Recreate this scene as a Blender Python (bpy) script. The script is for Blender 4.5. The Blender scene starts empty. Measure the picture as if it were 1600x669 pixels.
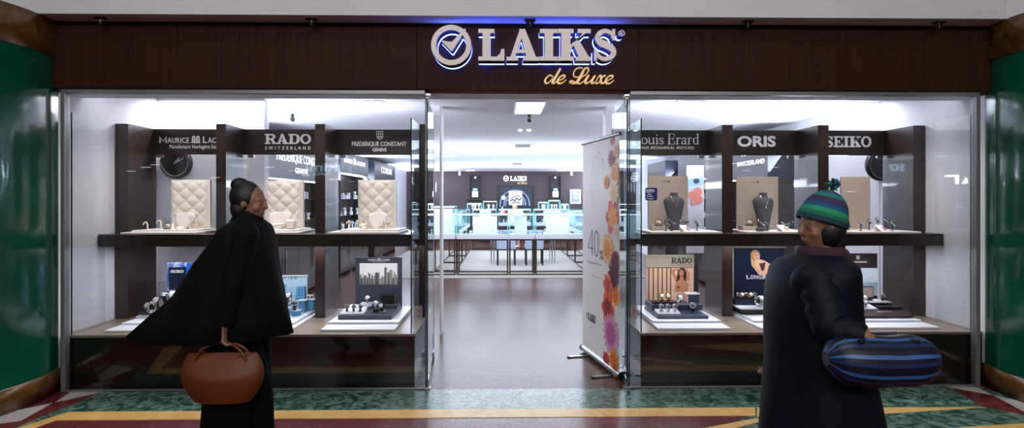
import bpy, math, random
from mathutils import Vector as V, Matrix
random.seed(7)
D = bpy.data; SC = bpy.context.scene; COL = SC.collection
PI = math.pi; sin = math.sin; cos = math.cos
TH = math.radians(1.0); F = 888.0; EYE = V((0, -4.8, 1.6))

# ------------------------------------------------------------ measuring
def ray(px, py):
    c = (px - 800) / F
    return V((c * cos(TH) + sin(TH), -c * sin(TH) + cos(TH), (312 - py) / F))
def at(px, py, Y):
    d = ray(px, py); return EYE + d * ((Y - EYE.y) / d.y)
def atz(px, py, z):
    d = ray(px, py); return EYE + d * ((z - EYE.z) / d.z)
def atx(px, py, X):
    d = ray(px, py); return EYE + d * ((X - EYE.x) / d.x)
def X(px, Y): return at(px, 312, Y).x
def Z(py, Y, px=800): return at(px, py, Y).z

# ------------------------------------------------------------ materials
def lin(h):
    if not isinstance(h, str): return (h[0], h[1], h[2], 1)
    h = h.lstrip('#'); r = []
    for i in (0, 2, 4):
        c = int(h[i:i+2], 16) / 255
        r.append(c / 12.92 if c < .04045 else ((c + .055) / 1.055) ** 2.4)
    return (*r, 1)
def mat(name, col, rough=.5, metal=0, emit=None, es=0, col2=None, scale=4, detail=4, bump=0, spec=.5, stretch=None,
        coat=0, trans=0, contrast=(.35, .65), tex='noise'):
    m = D.materials.new(name); m.use_nodes = True
    nt = m.node_tree; b = nt.nodes['Principled BSDF']
    b.inputs['Base Color'].default_value = lin(col); b.inputs['Roughness'].default_value = rough
    b.inputs['Metallic'].default_value = metal; b.inputs['Specular IOR Level'].default_value = spec
    b.inputs['Coat Weight'].default_value = coat
    b.inputs['Transmission Weight'].default_value = trans
    if emit: b.inputs['Emission Color'].default_value = lin(emit); b.inputs['Emission Strength'].default_value = es
    if col2 or bump:
        tc = nt.nodes.new('ShaderNodeTexCoord'); mp = nt.nodes.new('ShaderNodeMapping')
        nt.links.new(tc.outputs['Object'], mp.inputs[0])
        if stretch: mp.inputs['Scale'].default_value = stretch
        n = nt.nodes.new('ShaderNodeTexNoise'); n.inputs['Scale'].default_value = scale; n.inputs['Detail'].default_value = detail
        n.inputs['Roughness'].default_value = .62
        nt.links.new(mp.outputs[0], n.inputs['Vector'])
        if tex == 'vein': n.inputs['Distortion'].default_value = 1.6
        if col2:
            r = nt.nodes.new('ShaderNodeValToRGB')
            r.color_ramp.elements[0].position = contrast[0]; r.color_ramp.elements[1].position = contrast[1]
            r.color_ramp.elements[0].color = lin(col); r.color_ramp.elements[1].color = lin(col2)
            nt.links.new(n.outputs['Fac'], r.inputs[0]); nt.links.new(r.outputs[0], b.inputs['Base Color'])
        if bump:
            bp = nt.nodes.new('ShaderNodeBump'); bp.inputs['Strength'].default_value = bump; bp.inputs['Distance'].default_value = .01
            nt.links.new(n.outputs['Fac'], bp.inputs['Height']); nt.links.new(bp.outputs[0], b.inputs['Normal'])
    return m
def glass(name, tint='#eef6f4', base=.04, rough=0.0, power=5):
    m = D.materials.new(name); m.use_nodes = True; nt = m.node_tree; nt.nodes.clear()
    o = nt.nodes.new('ShaderNodeOutputMaterial'); mx = nt.nodes.new('ShaderNodeMixShader')
    t = nt.nodes.new('ShaderNodeBsdfTransparent'); g = nt.nodes.new('ShaderNodeBsdfGlossy')
    t.inputs[0].default_value = lin(tint); g.inputs['Roughness'].default_value = rough
    lw = nt.nodes.new('ShaderNodeLayerWeight'); lw.inputs[0].default_value = .5
    p = nt.nodes.new('ShaderNodeMath'); p.operation = 'POWER'; p.inputs[1].default_value = power
    a = nt.nodes.new('ShaderNodeMath'); a.operation = 'MULTIPLY_ADD'; a.inputs[1].default_value = 1 - base; a.inputs[2].default_value = base
    nt.links.new(lw.outputs['Facing'], p.inputs[0]); nt.links.new(p.outputs[0], a.inputs[0])
    nt.links.new(a.outputs[0], mx.inputs[0]); nt.links.new(t.outputs[0], mx.inputs[1]); nt.links.new(g.outputs[0], mx.inputs[2])
    nt.links.new(mx.outputs[0], o.inputs[0]); return m
def wood_planks(name, c1, c2, c3, rough, w=1.3, h=.14):
    m = D.materials.new(name); m.use_nodes = True; nt = m.node_tree; b = nt.nodes['Principled BSDF']
    tc = nt.nodes.new('ShaderNodeTexCoord')
    br = nt.nodes.new('ShaderNodeTexBrick'); br.inputs['Scale'].default_value = 1
    br.inputs['Brick Width'].default_value = w; br.inputs['Row Height'].default_value = h
    br.inputs['Mortar Size'].default_value = .002; br.inputs['Color1'].default_value = lin(c1); br.inputs['Color2'].default_value = lin(c2)
    br.inputs['Mortar'].default_value = lin('#1c1416'); br.offset = .37
    nt.links.new(tc.outputs['Object'], br.inputs['Vector'])
    mp = nt.nodes.new('ShaderNodeMapping'); mp.inputs['Scale'].default_value = (1.2, 14, 1)
    nt.links.new(tc.outputs['Object'], mp.inputs[0])
    n = nt.nodes.new('ShaderNodeTexNoise'); n.inputs['Scale'].default_value = 2.2; n.inputs['Detail'].default_value = 6
    nt.links.new(mp.outputs[0], n.inputs['Vector'])
    mx = nt.nodes.new('ShaderNodeMix'); mx.data_type = 'RGBA'; mx.blend_type = 'MIX'
    r = nt.nodes.new('ShaderNodeValToRGB'); r.color_ramp.elements[0].position = .4; r.color_ramp.elements[1].position = .68
    r.color_ramp.elements[1].color = (.8, .8, .8, 1)
    nt.links.new(n.outputs['Fac'], r.inputs[0]); nt.links.new(r.outputs[0], mx.inputs['Factor'])
    nt.links.new(br.outputs['Color'], mx.inputs['A']); mx.inputs['B'].default_value = lin(c3)
    nt.links.new(mx.outputs['Result'], b.inputs['Base Color']); b.inputs['Specular IOR Level'].default_value = .22; b.inputs['Roughness'].default_value = rough
    return m

# ------------------------------------------------------------ mesh builder
class MB:
    def __init__(s): s.v = []; s.f = []; s.mi = []; s.sm = []; s.m = 0
    def add(s, vs, fs, smooth=False):
        n = len(s.v); s.v += [V(v) for v in vs]
        for f in fs: s.f.append([i + n for i in f]); s.mi.append(s.m); s.sm.append(smooth)
    def box(s, x0, x1, y0, y1, z0, z1, M=None):
        vs = [V((x, y, z)) for x in (x0, x1) for y in (y0, y1) for z in (z0, z1)]
        if M is not None: vs = [M @ v for v in vs]
        s.add(vs, [(0,1,3,2),(4,6,7,5),(0,4,5,1),(2,3,7,6),(0,2,6,4),(1,5,7,3)]); return s
    def prism(s, pts, vec):
        n = len(pts); vec = V(vec); a = [V(p) for p in pts]
        s.add(a + [p + vec for p in a], [list(range(n))[::-1], list(range(n, 2*n))] + [(i, (i+1) % n, (i+1) % n + n, i + n) for i in range(n)]); return s
    def quad(s, *pts): s.add(pts, [list(range(len(pts)))]); return s
    def lathe(s, prof, c=(0,0,0), seg=24, M=None, smooth=True, cap=True):
        c = V(c); vs = []; k = len(prof)
        for i in range(seg):
            a = 2*PI*i/seg
            for r, z in prof: vs.append(V((r*cos(a), r*sin(a), z)))
        if M is not None: vs = [M @ v for v in vs]
        vs = [v + c for v in vs]
        fs = [(i*k+j, ((i+1) % seg)*k+j, ((i+1) % seg)*k+j+1, i*k+j+1) for i in range(seg) for j in range(k-1)]
        s.add(vs, fs, smooth)
        if cap:
            if prof[0][0] > 1e-6: s.add([vs[i*k] for i in range(seg)], [list(range(seg))[::-1]])
            if prof[-1][0] > 1e-6: s.add([vs[i*k+k-1] for i in range(seg)], [list(range(seg))])
        return s
    def cyl(s, p0, p1, r, seg=16, r1=None): return s.tube([p0, p1], [r, r if r1 is None else r1], seg)
    def tube(s, path, r, seg=8, closed=False, squash=1, up=None):
        path = [V(p) for p in path]; n = len(path)
        rr = r if isinstance(r, (list, tuple)) else [r]*n
        vs = []; ref = up
        for i in range(n):
            a = path[i-1] if (i or closed) else path[i]; b = path[(i+1) % n] if (i < n-1 or closed) else path[i]
            t = (b - a).normalized()
            if ref is None: ref = V((0,0,1)) if abs(t.z) < .9 else V((1,0,0))
            u = t.cross(V(ref)).normalized(); w = u.cross(t).normalized()
            if up is None: ref = w
            for j in range(seg):
                q = 2*PI*j/seg; vs.append(path[i] + u*rr[i]*cos(q) + w*rr[i]*squash*sin(q))
        m = n if closed else n-1
        s.add(vs, [(i*seg+j, i*seg+(j+1) % seg, ((i+1) % n)*seg+(j+1) % seg, ((i+1) % n)*seg+j) for i in range(m) for j in range(seg)], True)
        if not closed: s.add(vs[:seg], [list(range(seg))[::-1]]); s.add(vs[-seg:], [list(range(seg))])
        return s
    def ell(s, c, r, seg=16, rings=10, M=None):
        r = (r, r, r) if not isinstance(r, (tuple, list)) else r
        vs = [V((0,0,-r[2]))]
        for i in range(1, rings):
            a = -PI/2 + PI*i/rings
            for j in range(seg): b = 2*PI*j/seg; vs.append(V((r[0]*cos(a)*cos(b), r[1]*cos(a)*sin(b), r[2]*sin(a))))
        vs.append(V((0,0,r[2])))
        if M is not None: vs = [M @ v for v in vs]
        vs = [v + V(c) for v in vs]; L = len(vs) - 1
        fs = [(0, 1+(j+1) % seg, 1+j) for j in range(seg)]
        for i in range(rings-2):
            for j in range(seg): a = 1+i*seg; fs.append((a+j, a+(j+1) % seg, a+seg+(j+1) % seg, a+seg+j))
        a = 1+(rings-2)*seg; fs += [(L, a+j, a+(j+1) % seg) for j in range(seg)]
        s.add(vs, fs, True); return s
    def loft(s, rings, cap=True, smooth=True):
        n = len(rings[0]); vs = [v for r in rings for v in r]
        s.add(vs, [(i*n+j, i*n+(j+1) % n, (i+1)*n+(j+1) % n, (i+1)*n+j) for i in range(len(rings)-1) for j in range(n)], smooth)
        if cap: s.add(rings[0], [list(range(n))[::-1]]); s.add(rings[-1], [list(range(n))])
        return s
    def xf(s, M, start=0):
        for i in range(start, len(s.v)): s.v[i] = M @ s.v[i]
        return s

def mesh_of(name, mb, mats, off=V((0,0,0))):
    me = D.meshes.new(name); me.from_pydata([v - off for v in mb.v], [], mb.f)
    for m in (mats if isinstance(mats, (list, tuple)) else [mats]): me.materials.append(m)
    me.polygons.foreach_set('material_index', mb.mi); me.polygons.foreach_set('use_smooth', mb.sm)
    me.update()
    import bmesh
    bm = bmesh.new(); bm.from_mesh(me); bmesh.ops.recalc_face_normals(bm, faces=bm.faces); bm.to_mesh(me); bm.free()
    return me
def add_bevel(o, w):
    if w: b = o.modifiers.new('bevel', 'BEVEL'); b.width = w; b.segments = 2; b.limit_method = 'ANGLE'; b.angle_limit = .8
def T(name, label, cat, loc=(0,0,0), rz=0, group=None):
    o = D.objects.new(name, None); COL.objects.link(o); o.empty_display_size = .05
    o.location = loc; o.rotation_euler.z = rz; o['label'] = label; o['category'] = cat
    if group: o['group'] = group
    return o
def wloc(o):
    p = V((0,0,0))
    while o: p += V(o.location); o = o.parent
    return p
def P(par, name, mb, mats, world=False, bevel=0, label=None):
    o = D.objects.new(name, mesh_of(name, mb, mats, wloc(par) if world else V((0,0,0)))); COL.objects.link(o); o.parent = par
    add_bevel(o, bevel)
    if label: o['label'] = label
    return o
def base_of(mb):
    xs = [v.x for v in mb.v]; ys = [v.y for v in mb.v]; zs = [v.z for v in mb.v]
    return V(((min(xs)+max(xs))/2, (min(ys)+max(ys))/2, min(zs)))
def one(name, mb, mats, label, cat, group=None, bevel=0):
    b = base_of(mb); o = D.objects.new(name, mesh_of(name, mb, mats, b)); COL.objects.link(o); o.location = b
    o['label'] = label; o['category'] = cat
    if group: o['group'] = group
    add_bevel(o, bevel); return o
def S(name, mb, mats, parent=None, bevel=0):
    o = D.objects.new(name, mesh_of(name, mb, mats)); COL.objects.link(o); add_bevel(o, bevel)
    if parent: o.parent = parent
    else: o['kind'] = 'structure'
    return o
def kids(o): return [c for c in D.objects if c.parent == o]
def dup(root, loc, label, rz=None, group=None, sc=None):
    def rec(o, par):
        c = o.copy(); COL.objects.link(c); c.parent = par
        for k in kids(o): rec(k, c)
        return c
    r = rec(root, None); r.location = loc; r['label'] = label
    if rz is not None: r.rotation_euler.z = rz
    if group: r['group'] = group
    if sc: r.scale = (sc, sc, sc)
    return r

# ------------------------------------------------------------ lettering
def text_raw(body, bold=0, space=1, shear=0):
    c = D.curves.new('t', 'FONT'); c.body = body; c.offset = bold; c.resolution_u = 3; c.extrude = .5
    c.space_character = space; c.shear = shear
    o = D.objects.new('t', c); COL.objects.link(o); bpy.context.view_layer.update()
    me = D.meshes.new_from_object(o.evaluated_get(bpy.context.evaluated_depsgraph_get()))
    vs = [v.co.copy() for v in me.vertices]; fs = [list(p.vertices) for p in me.polygons]
    D.objects.remove(o); D.curves.remove(c); D.meshes.remove(me)
    return vs, fs
def text_on(mb, body, fn, bold=0, space=1, shear=0):
    """fn(u,v,d) with u,v,d in 0..1"""
    vs, fs = text_raw(body, bold, space, shear)
    x0 = min(v.x for v in vs); x1 = max(v.x for v in vs); y0 = min(v.y for v in vs); y1 = max(v.y for v in vs)
    mb.add([fn((v.x-x0)/(x1-x0), (v.y-y0)/(y1-y0), v.z+.5) for v in vs], fs); return mb
def rect(x0, x1, yt, yb, Y, depth):
    """mapping unit square -> pixel box on a plane facing the street"""
    a = at(x0, yb, Y); b = at(x1, yt, Y)
    return lambda u, v, d: V((a.x+(b.x-a.x)*u, Y-depth*d, a.z+(b.z-a.z)*v))
def ptext(mb, body, x0, x1, yt, yb, Y, depth=.004, **k): return text_on(mb, body, rect(x0, x1, yt, yb, Y, depth), **k)
def catmull(pts, n=6, closed=False):
    P_ = [V((*p, 0)) if len(p) == 2 else V(p) for p in pts]; N = len(P_); out = []
    for i in range(N if closed else N-1):
        a, b, c, d = (P_[(i+k) % N] if closed else P_[min(max(i+k, 0), N-1)] for k in (-1, 0, 1, 2))
        for j in range(n):
            t = j/n; out.append(.5*((2*b) + (c-a)*t + (2*a-5*b+4*c-d)*t*t + (3*b-a-3*c+d)*t**3))
    if not closed: out.append(P_[-1])
    return out
def ribbon(mb, pts, w, fn, closed=False, n=6, smooth=True):
    """flat stroke; pts in 2-D, w width or list; fn(u,v,d)"""
    k = len(pts); ww = w if isinstance(w, (list, tuple)) else [w]*k
    pp = catmull([(p[0], p[1], ww[i]) for i, p in enumerate(pts)], n, closed) if smooth else [V((p[0], p[1], ww[i])) for i, p in enumerate(pts)]
    m = len(pp); L = []; R = []
    for i in range(m):
        a = pp[i-1] if (i or closed) else pp[i]; b = pp[(i+1) % m] if (i < m-1 or closed) else pp[i]
        t = V((b.x-a.x, b.y-a.y)); t.normalize(); nn = V((-t.y, t.x))*pp[i].z/2
        L.append((pp[i].x+nn.x, pp[i].y+nn.y)); R.append((pp[i].x-nn.x, pp[i].y-nn.y))
    mb.k = getattr(mb, 'k', 0)+1; e = .008*(mb.k % 9)
    vs = [fn(*q, d*(1+e)) for d in (0, 1) for side in (L, R) for q in side]; fs = []
    for i in range(m if closed else m-1):
        j = (i+1) % m
        fs += [(i, j, m+j, m+i), (2*m+i, 2*m+j, 3*m+j, 3*m+i), (i, j, 2*m+j, 2*m+i), (m+i, m+j, 3*m+j, 3*m+i)]
    if not closed: fs += [(0, m, 3*m, 2*m), (m-1, 2*m-1, 4*m-1, 3*m-1)]
    mb.add(vs, fs); return mb
def flat(mb, pts, fn):
    mb.k = getattr(mb, 'k', 0)+1; e = .008*(mb.k % 9)
    n = len(pts); mb.add([fn(*p, d*(1+e)) for d in (0, 1) for p in pts], [list(range(n)), list(range(2*n-1, n-1, -1))] + [(i, (i+1) % n, (i+1) % n+n, i+n) for i in range(n)])
def arc(cx, cy, rx, ry, a0, a1, n=24): return [(cx+rx*cos(math.radians(a0+(a1-a0)*i/n)), cy+ry*sin(math.radians(a0+(a1-a0)*i/n))) for i in range(n+1)]
# slab-serif capitals in a unit box
def slab(mb, ch, fn):
    f = lambda *p: flat(mb, list(p), fn)
    R = lambda x0, x1, y0, y1: f((x0,y0),(x1,y0),(x1,y1),(x0,y1))
    if ch == 'L': R(.16,.46,0,1); R(0,.62,.87,1); R(0,1,0,.13); f((.7,.13),(1,.13),(1,.37),(.88,.37),(.84,.22))
    elif ch == 'I': R(.26,.74,0,1); R(0,1,.87,1); R(0,1,0,.13)
    elif ch == 'A':
        f((.40,1),(.58,1),(.95,.06),(.64,.06)); f((.42,1),(.5,1),(.5,.78),(.24,.06),(.1,.06)); R(.26,.72,.24,.35)
        R(0,.36,0,.12); R(.52,1.04,0,.12)
    elif ch == 'K':
        R(.1,.38,0,1); R(0,.48,.87,1); R(0,.48,0,.13); f((.38,.33),(.78,.92),(.92,.92),(.38,.5)); R(.6,1,.87,1)
        f((.44,.56),(.64,.64),(.98,.06),(.66,.06)); R(.54,1.03,0,.12)
    elif ch == 'R':
        R(.12,.36,0,1); R(0,.5,.87,1); R(0,.5,0,.13)
        ribbon(mb, [(.3,.93),(.6,.93),(.8,.83),(.83,.72),(.8,.6),(.6,.5),(.3,.5)], [.13,.14,.2,.24,.2,.14,.13], fn)
        f((.46,.5),(.7,.52),(.96,.06),(.72,.06)); R(.66,1.03,0,.13)
    elif ch == 'D':
        R(.12,.38,0,1); R(0,.5,.87,1); R(0,.5,0,.13)
        ribbon(mb, [(.3,.935),(.6,.93),(.82,.78),(.88,.5),(.82,.22),(.6,.07),(.3,.065)], [.13,.14,.22,.26,.22,.14,.13], fn)
    elif ch == 'O': ribbon(mb, arc(.5,.5,.39,.43,0,360,24)[:-1], [.13+.1*abs(cos(2*PI*i/24)) for i in range(24)], fn, closed=True, n=2)
    elif ch == 'S':
        ribbon(mb, [(.82,.72),(.76,.86),(.5,.94),(.26,.86),(.17,.72),(.28,.58),(.52,.5),(.76,.4),(.86,.26),(.74,.12),(.46,.055),(.22,.14),(.13,.3)],
               [.1,.13,.13,.17,.22,.23,.23,.23,.22,.17,.13,.13,.1], fn)
        R(.8,.92,.64,1); R(.02,.14,0,.36)
    elif ch == 'E':
        R(.12,.38,0,1); R(0,.95,.87,1); R(0,.98,0,.13); R(.3,.66,.44,.56); R(.84,.95,.7,1); R(.87,.98,0,.32); R(.6,.69,.34,.66)
def slabword(mb, word, fn, widths=None, gap=.06):
    W = widths or {'I': .55, 'L': .85, 'A': 1.05, 'K': 1.1, 'S': .8, 'R': 1.05, 'D': 1.05, 'O': 1.0, 'E': .9}
    tot = sum(W[c] for c in word) + gap*(len(word)-1); x = 0
    for c in word:
        w = W[c]; slab(mb, c, lambda u, v, d, x=x, w=w: fn((x+u*w)/tot, v, d)); x += w + gap
SERIF = {  # thin roman strokes, unit em box, x-height .62: (advance, [(points, widths)])
 'L': (.72, [([(.16,0),(.16,1)],.12),([(.02,.98),(.34,.98)],.04),([(.02,.02),(.62,.02)],.04),([(.60,0),(.64,.30)],.05)]),
 'E': (.78, [([(.16,0),(.16,1)],.12),([(.02,.98),(.66,.98)],.04),([(.02,.02),(.68,.02)],.04),([(.16,.52),(.52,.52)],.04),([(.52,.38),(.52,.66)],.05),([(.65,.72),(.65,1)],.05),([(.66,0),(.71,.30)],.05)]),
 'o': (.66, [('c',(.32,.31,.25,.28))]),
 'u': (.70, [([(.12,.60),(.12,.22),(.20,.05),(.34,.03),(.48,.12),(.54,.24)],[.1,.1,.09,.06,.05,.04]),([(.54,.62),(.54,.0)],.1),([(.0,.60),(.12,.60)],.04),([(.42,.60),(.54,.60)],.04),([(.54,.02),(.66,.02)],.04)]),
 'i': (.36, [([(.18,0),(.18,.61)],.1),([(.04,.60),(.18,.60)],.04),([(.04,.02),(.32,.02)],.04),([(.18,.80),(.18,.92)],.12)]),
 's': (.50, [([(.38,.50),(.28,.60),(.14,.58),(.09,.47),(.17,.37),(.32,.28),(.40,.17),(.33,.05),(.18,.02),(.07,.12)],[.04,.04,.06,.08,.09,.1,.09,.06,.04,.04]),([(.39,.42),(.39,.61)],.035),([(.06,.02),(.06,.22)],.035)]),
 'r': (.52, [([(.16,0),(.16,.61)],.1),([(.03,.60),(.16,.60)],.04),([(.03,.02),(.32,.02)],.04),([(.18,.38),(.26,.55),(.38,.60),(.46,.54)],[.04,.05,.06,.12])]),
 'a': (.60, [([(.08,.48),(.16,.59),(.30,.60),(.41,.52),(.42,.38),(.42,.0)],[.1,.05,.05,.08,.1,.1]),([(.42,.37),(.22,.32),(.09,.20),(.12,.06),(.24,.03),(.36,.10),(.42,.18)],[.04,.05,.08,.09,.05,.04,.04]),([(.42,.02),(.56,.03)],.05)]),
 'd': (.68, [([(.50,0),(.50,1)],.1),([(.36,.98),(.50,.98)],.04),([(.50,.02),(.63,.02)],.04),([(.50,.50),(.38,.60),(.20,.56),(.10,.42),(.10,.22),(.19,.06),(.36,.02),(.50,.14)],[.04,.05,.07,.1,.1,.07,.05,.04])])}
def serifword(mb, word, fn):
    adv = sum(SERIF[c][0] if c != ' ' else .34 for c in word); x = 0
    for c in word:
        if c == ' ': x += .34; continue
        for pts, w in SERIF[c][1]:
            g = lambda u, v, d, x=x: fn((x+u)/adv, v, d)
            if pts == 'c': a, b, r, q = w; ribbon(mb, arc(a, b, r, q, 0, 360, 20)[:-1], [.04+.07*abs(cos(2*PI*i/20)) for i in range(20)], g, closed=True, n=2)
            else: ribbon(mb, pts, w, g)
        x += SERIF[c][0]
SCRIPT = [  # traced strokes of the words "de Luxe" in a 1400 x 571 sheet
 ([(262,285),(215,268),(160,310),(128,370),(150,412),(200,395),(250,340),(275,290)],[12,16,24,30,24,14,12,10]),
 ([(402,150),(340,260),(280,360),(262,398),(290,410),(330,380),(370,345)],[34,40,40,34,20,12,10]),
 ([(350,355),(420,345),(480,300),(470,270),(420,280),(370,330),(350,385),(385,412),(440,400),(505,350)],[8,12,20,22,18,26,32,26,16,10]),
 ([(700,300),(650,290),(635,240),(665,170),(730,135),(795,140)],[10,12,16,18,16,12]),
 ([(700,300),(770,300),(850,260),(900,190),(890,140),(850,140),(810,190),(760,290),(710,370),(660,408),(600,408),(565,385),(590,365),(650,385),(700,410),(760,412),(820,370)],[10,10,14,20,20,22,40,46,44,22,14,12,12,14,20,16,12]),
 ([(820,370),(870,300),(905,272),(860,340),(845,390),(870,412),(920,380),(975,320),(1015,272),(970,350),(955,395),(985,410),(1040,370)],[10,14,26,36,34,24,12,12,26,36,30,20,12]),
 ([(1040,370),(1075,300),(1110,272),(1130,300),(1120,370),(1145,412),(1200,380)],[10,16,24,30,30,26,14]),
 ([(1205,285),(1180,272),(1140,320),(1090,390),(1050,412),(1035,400)],[20,20,14,14,20,24]),
 ([(1200,380),(1270,345),(1330,305),(1330,275),(1280,275),(1225,325),(1205,385),(1240,412),(1300,400),(1355,352)],[8,12,20,22,18,26,32,26,16,10])]
def script_word(mb, fn):
    for pts, w in SCRIPT:
        ribbon(mb, [((x-120)/1240, (420-y)/290*.234) for x, y in pts], [q/1240*1.05 for q in w], lambda u, v, d: fn(u, v/.234, d), n=5)
# ============================================================ palette
M_white = mat('white_paint', '#dcdce2', .6)
M_ceil = mat('ceiling_paint', '#dfe3ee', .8)
M_mall = mat('mall_plaster', '#dbdade', .8, col2='#d0cfd4', scale=1.2)
M_wood = mat('dark_wenge_veneer', '#2e211b', .32, col2='#241915', scale=3, stretch=(12, 12, .6), coat=.25)
M_fascia = mat('brown_fascia_laminate', '#3a2216', .5, col2='#2e1b12', scale=3, stretch=(14, 1, .5), spec=.06)
M_plinth = mat('black_brown_gloss_laminate', '#17110f', .18, coat=.3)
M_ptop = mat('greige_wood_top', '#8f8071', .3, col2='#7d7064', scale=5, stretch=(1, 10, 1))
M_steel = mat('brushed_steel', '#9c9c9e', .3, 1)
M_chrome = mat('polished_chrome', '#d6d8dc', .12, 1)
M_grey = mat('grey_anodised_frame', '#8a8a8e', .4, .6)
M_black = mat('black_plastic', '#0c0c0e', .4)
M_darkmetal = mat('dark_bronze_metal', '#4b4340', .3, .8)
M_glass = glass('window_glass', '#f5f5f7', .035)
M_pane = glass('thin_inner_glass', '#f9fafa', .03)
M_case = glass('display_case_glass', '#f2fafb', .03)
M_edge = mat('green_glass_edge', '#0e2c33', .35, spec=.25)
M_cyan = mat('cyan_glass_edge', '#8fd6de', .15)
M_green = mat('green_polished_stone', '#03402f', .16, col2='#075a42', scale=1.6, detail=6, contrast=(.3, .75), coat=.3)
M_band = mat('amber_brown_marble', '#3d2510', .22, col2='#7a5220', scale=3.5, detail=8, contrast=(.35, .8), tex='vein')
M_gmarb = mat('green_serpentine_marble', '#1c4034', .22, col2='#7f9d8f', scale=9, detail=10, contrast=(.42, .72), tex='vein')
M_rmarb = mat('oxblood_marble', '#541a1e', .25, col2='#7d3a3c', scale=7, detail=9, contrast=(.4, .8), tex='vein')
M_ymarb = mat('honey_marble', '#cf9f52', .3, col2='#e3bd78', scale=6, detail=6, tex='vein')
M_wmarb = mat('pale_grey_marble', '#b9b6b0', .3, col2='#a7a4a0', scale=6, detail=6)
M_floor = wood_planks('brown_wood_planks', '#4a322a', '#30211c', '#664539', .25)
M_rug = mat('grey_beige_carpet', '#9c9994', .95, col2='#88857f', scale=60, bump=.3)
M_back = mat('mauve_brown_panel', '#3f2e33', .38, col2='#37292e', scale=2, stretch=(6, 1, .4))
M_letter = mat('pale_letter_metal', '#f0e6e3', .5)
M_side = mat('dark_letter_return', '#0b0c16', .5)
M_halo = mat('blue_led_halo', '#4a6cff', .5, emit=(.13,.20,1), es=9)
M_gold = mat('warm_gold_lettering', '#e8c896', .4, emit='#e8c48c', es=.42)
M_lit = mat('white_glowing_surface', '#ffffff', .5, emit='#f4f6ff', es=.9)
M_sign = mat('silver_white_lettering', '#f4f2f0', .4)
M_lamp = mat('lamp_lens', '#ffffff', .4, emit='#fdfbff', es=9)

# ============================================================ setting
m = MB().box(-22, 22, -22, 0, -.12, 0); S('floor', m, M_rmarb)
m = MB().box(-3.95, 4.4, 0, 18, -.12, .002); S('floor', m, M_floor)
def slabpoly(pts, z, mt):
    mb = MB(); mb.prism([V((p[0], p[1], -.01)) for p in pts], (0, 0, z+.01)); return S('trim_%d' % (len([o for o in D.objects if o.name.startswith('trim')])+1), mb, mt)
g = lambda px, py: atz(px, py, 0)
yl = g(107, 644.5); yr = g(1180, 637); yt = (yl.y+yr.y)/2; yb_ = yt-.165
sl = g(30, 669) - yl; L_ = yl + sl*3.2; L0 = g(146, 621); L1 = g(75, 649); Lo = L0 + (L1-L0)*3.4
slabpoly([(L0.x, -.0), (4.1, -.0), (4.1, yt-.02), (yl.x, yt), L_[:2], Lo[:2]], .0016, M_gmarb)
slabpoly([(g(1100,640).x, yt), (6.5, yt), (6.5, yt-1.2), (g(1130,668).x, yt-.35), (g(1180,655).x, yt-.165)], .0014, M_gmarb)
slabpoly([(yl.x, yt), (g(1183,640).x, yt), (g(1183,652).x, yb_), g(94,657.5)[:2] if False else (yl.x+.03, yb_), (L_.x+.16, L_.y-.1), L_[:2]], .0030, M_ymarb)
slabpoly([g(1183,637.4)[:2], g(1542,637)[:2], g(1385,647)[:2], g(1183,652)[:2]], .0030, M_ymarb)
slabpoly([g(1183,654)[:2], g(1190,659)[:2], (g(1130,668).x-.4, yt-.62), (g(1130,668).x-.75, yt-.62)], .0030, M_ymarb)
a = g(1600, 662); b = g(1495, 669); slabpoly([a[:2], b[:2], (b.x-1.2, b.y-.5), (b.x, b.y-.62), (a.x+.8, a.y-.2)], .0030, M_ymarb)
slabpoly([g(0,647.5)[:2], g(82.5,630)[:2], g(32.5,658)[:2], (-4.3, -1.0)], .0024, M_wmarb)
slabpoly([g(86,629)[:2], g(110,614)[:2], (X(106, 0), -.012), (X(163, 0), -.012)], .0024, M_wmarb)
slabpoly([g(1478,604.5)[:2], (X(1518, 0), -.01), g(1530,607)[:2], g(1550,618)[:2]], .0024, M_wmarb)
slabpoly([g(1552,618)[:2], g(1600,629)[:2], (4.9, -.9), g(1602,645)[:2]], .0024, M_wmarb)
slabpoly([g(1488,606)[:2], g(1550,618)[:2], g(1602,645)[:2], (4.9,-1.0), (4.7,-1.05), g(1575,644)[:2], g(1530,634)[:2]], .0020, M_rmarb)
# mall ceiling bulkhead over the shopfront
xl = X(38, -.25); ZS = 3.07
m = MB().prism([V((-9, 2, ZS)), V((9, 2, ZS)), V((9, -1.6, ZS)), V((5.2, -1.2, ZS)), V((4.35, -.42, ZS)), V((4.1, -.25, ZS)), V((xl, -.25, ZS)), V((-3.98, -.40, ZS)), V((-5.4, -1.7, ZS)), V((-9, -2.2, ZS))], (0, 0, 2.2))
S('ceiling', m, M_mall)
m = MB().box(-22, 22, -22, -2.6, 5.6, 5.7); S('ceiling', m, M_mall)
# shop shell
XW0, XW1, YB, ZC = -3.72, 4.17, 17.4, 2.70
m = MB().box(XW0, XW1, .3, YB, ZC, ZC+.1); S('ceiling', m, M_ceil)
m = MB().box(XW0, XW1, .04, .30, 2.50, ZC+.1); S('trim_30', m, M_ceil)
m = MB().box(XW0-.1, XW0, .02, YB, 0, ZC+.1); S('wall_left', m, M_white)
m = MB().box(XW1, XW1+.1, .02, YB, 0, ZC+.1); S('wall_right', m, M_white)
m = MB().box(XW0, XW1, YB, YB+.1, 0, ZC+.1); S('wall_back', m, M_back)
# white stub walls behind the outer display bays
a = X(413, 1.40)
m = MB().box(XW0, a, 1.40, 1.52, 0, ZC); S('wall_left', m, M_white)
a = X(1374, 1.40)
m = MB().box(a, XW1, 1.40, 1.52, 0, ZC); S('wall_right', m, M_white)
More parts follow.
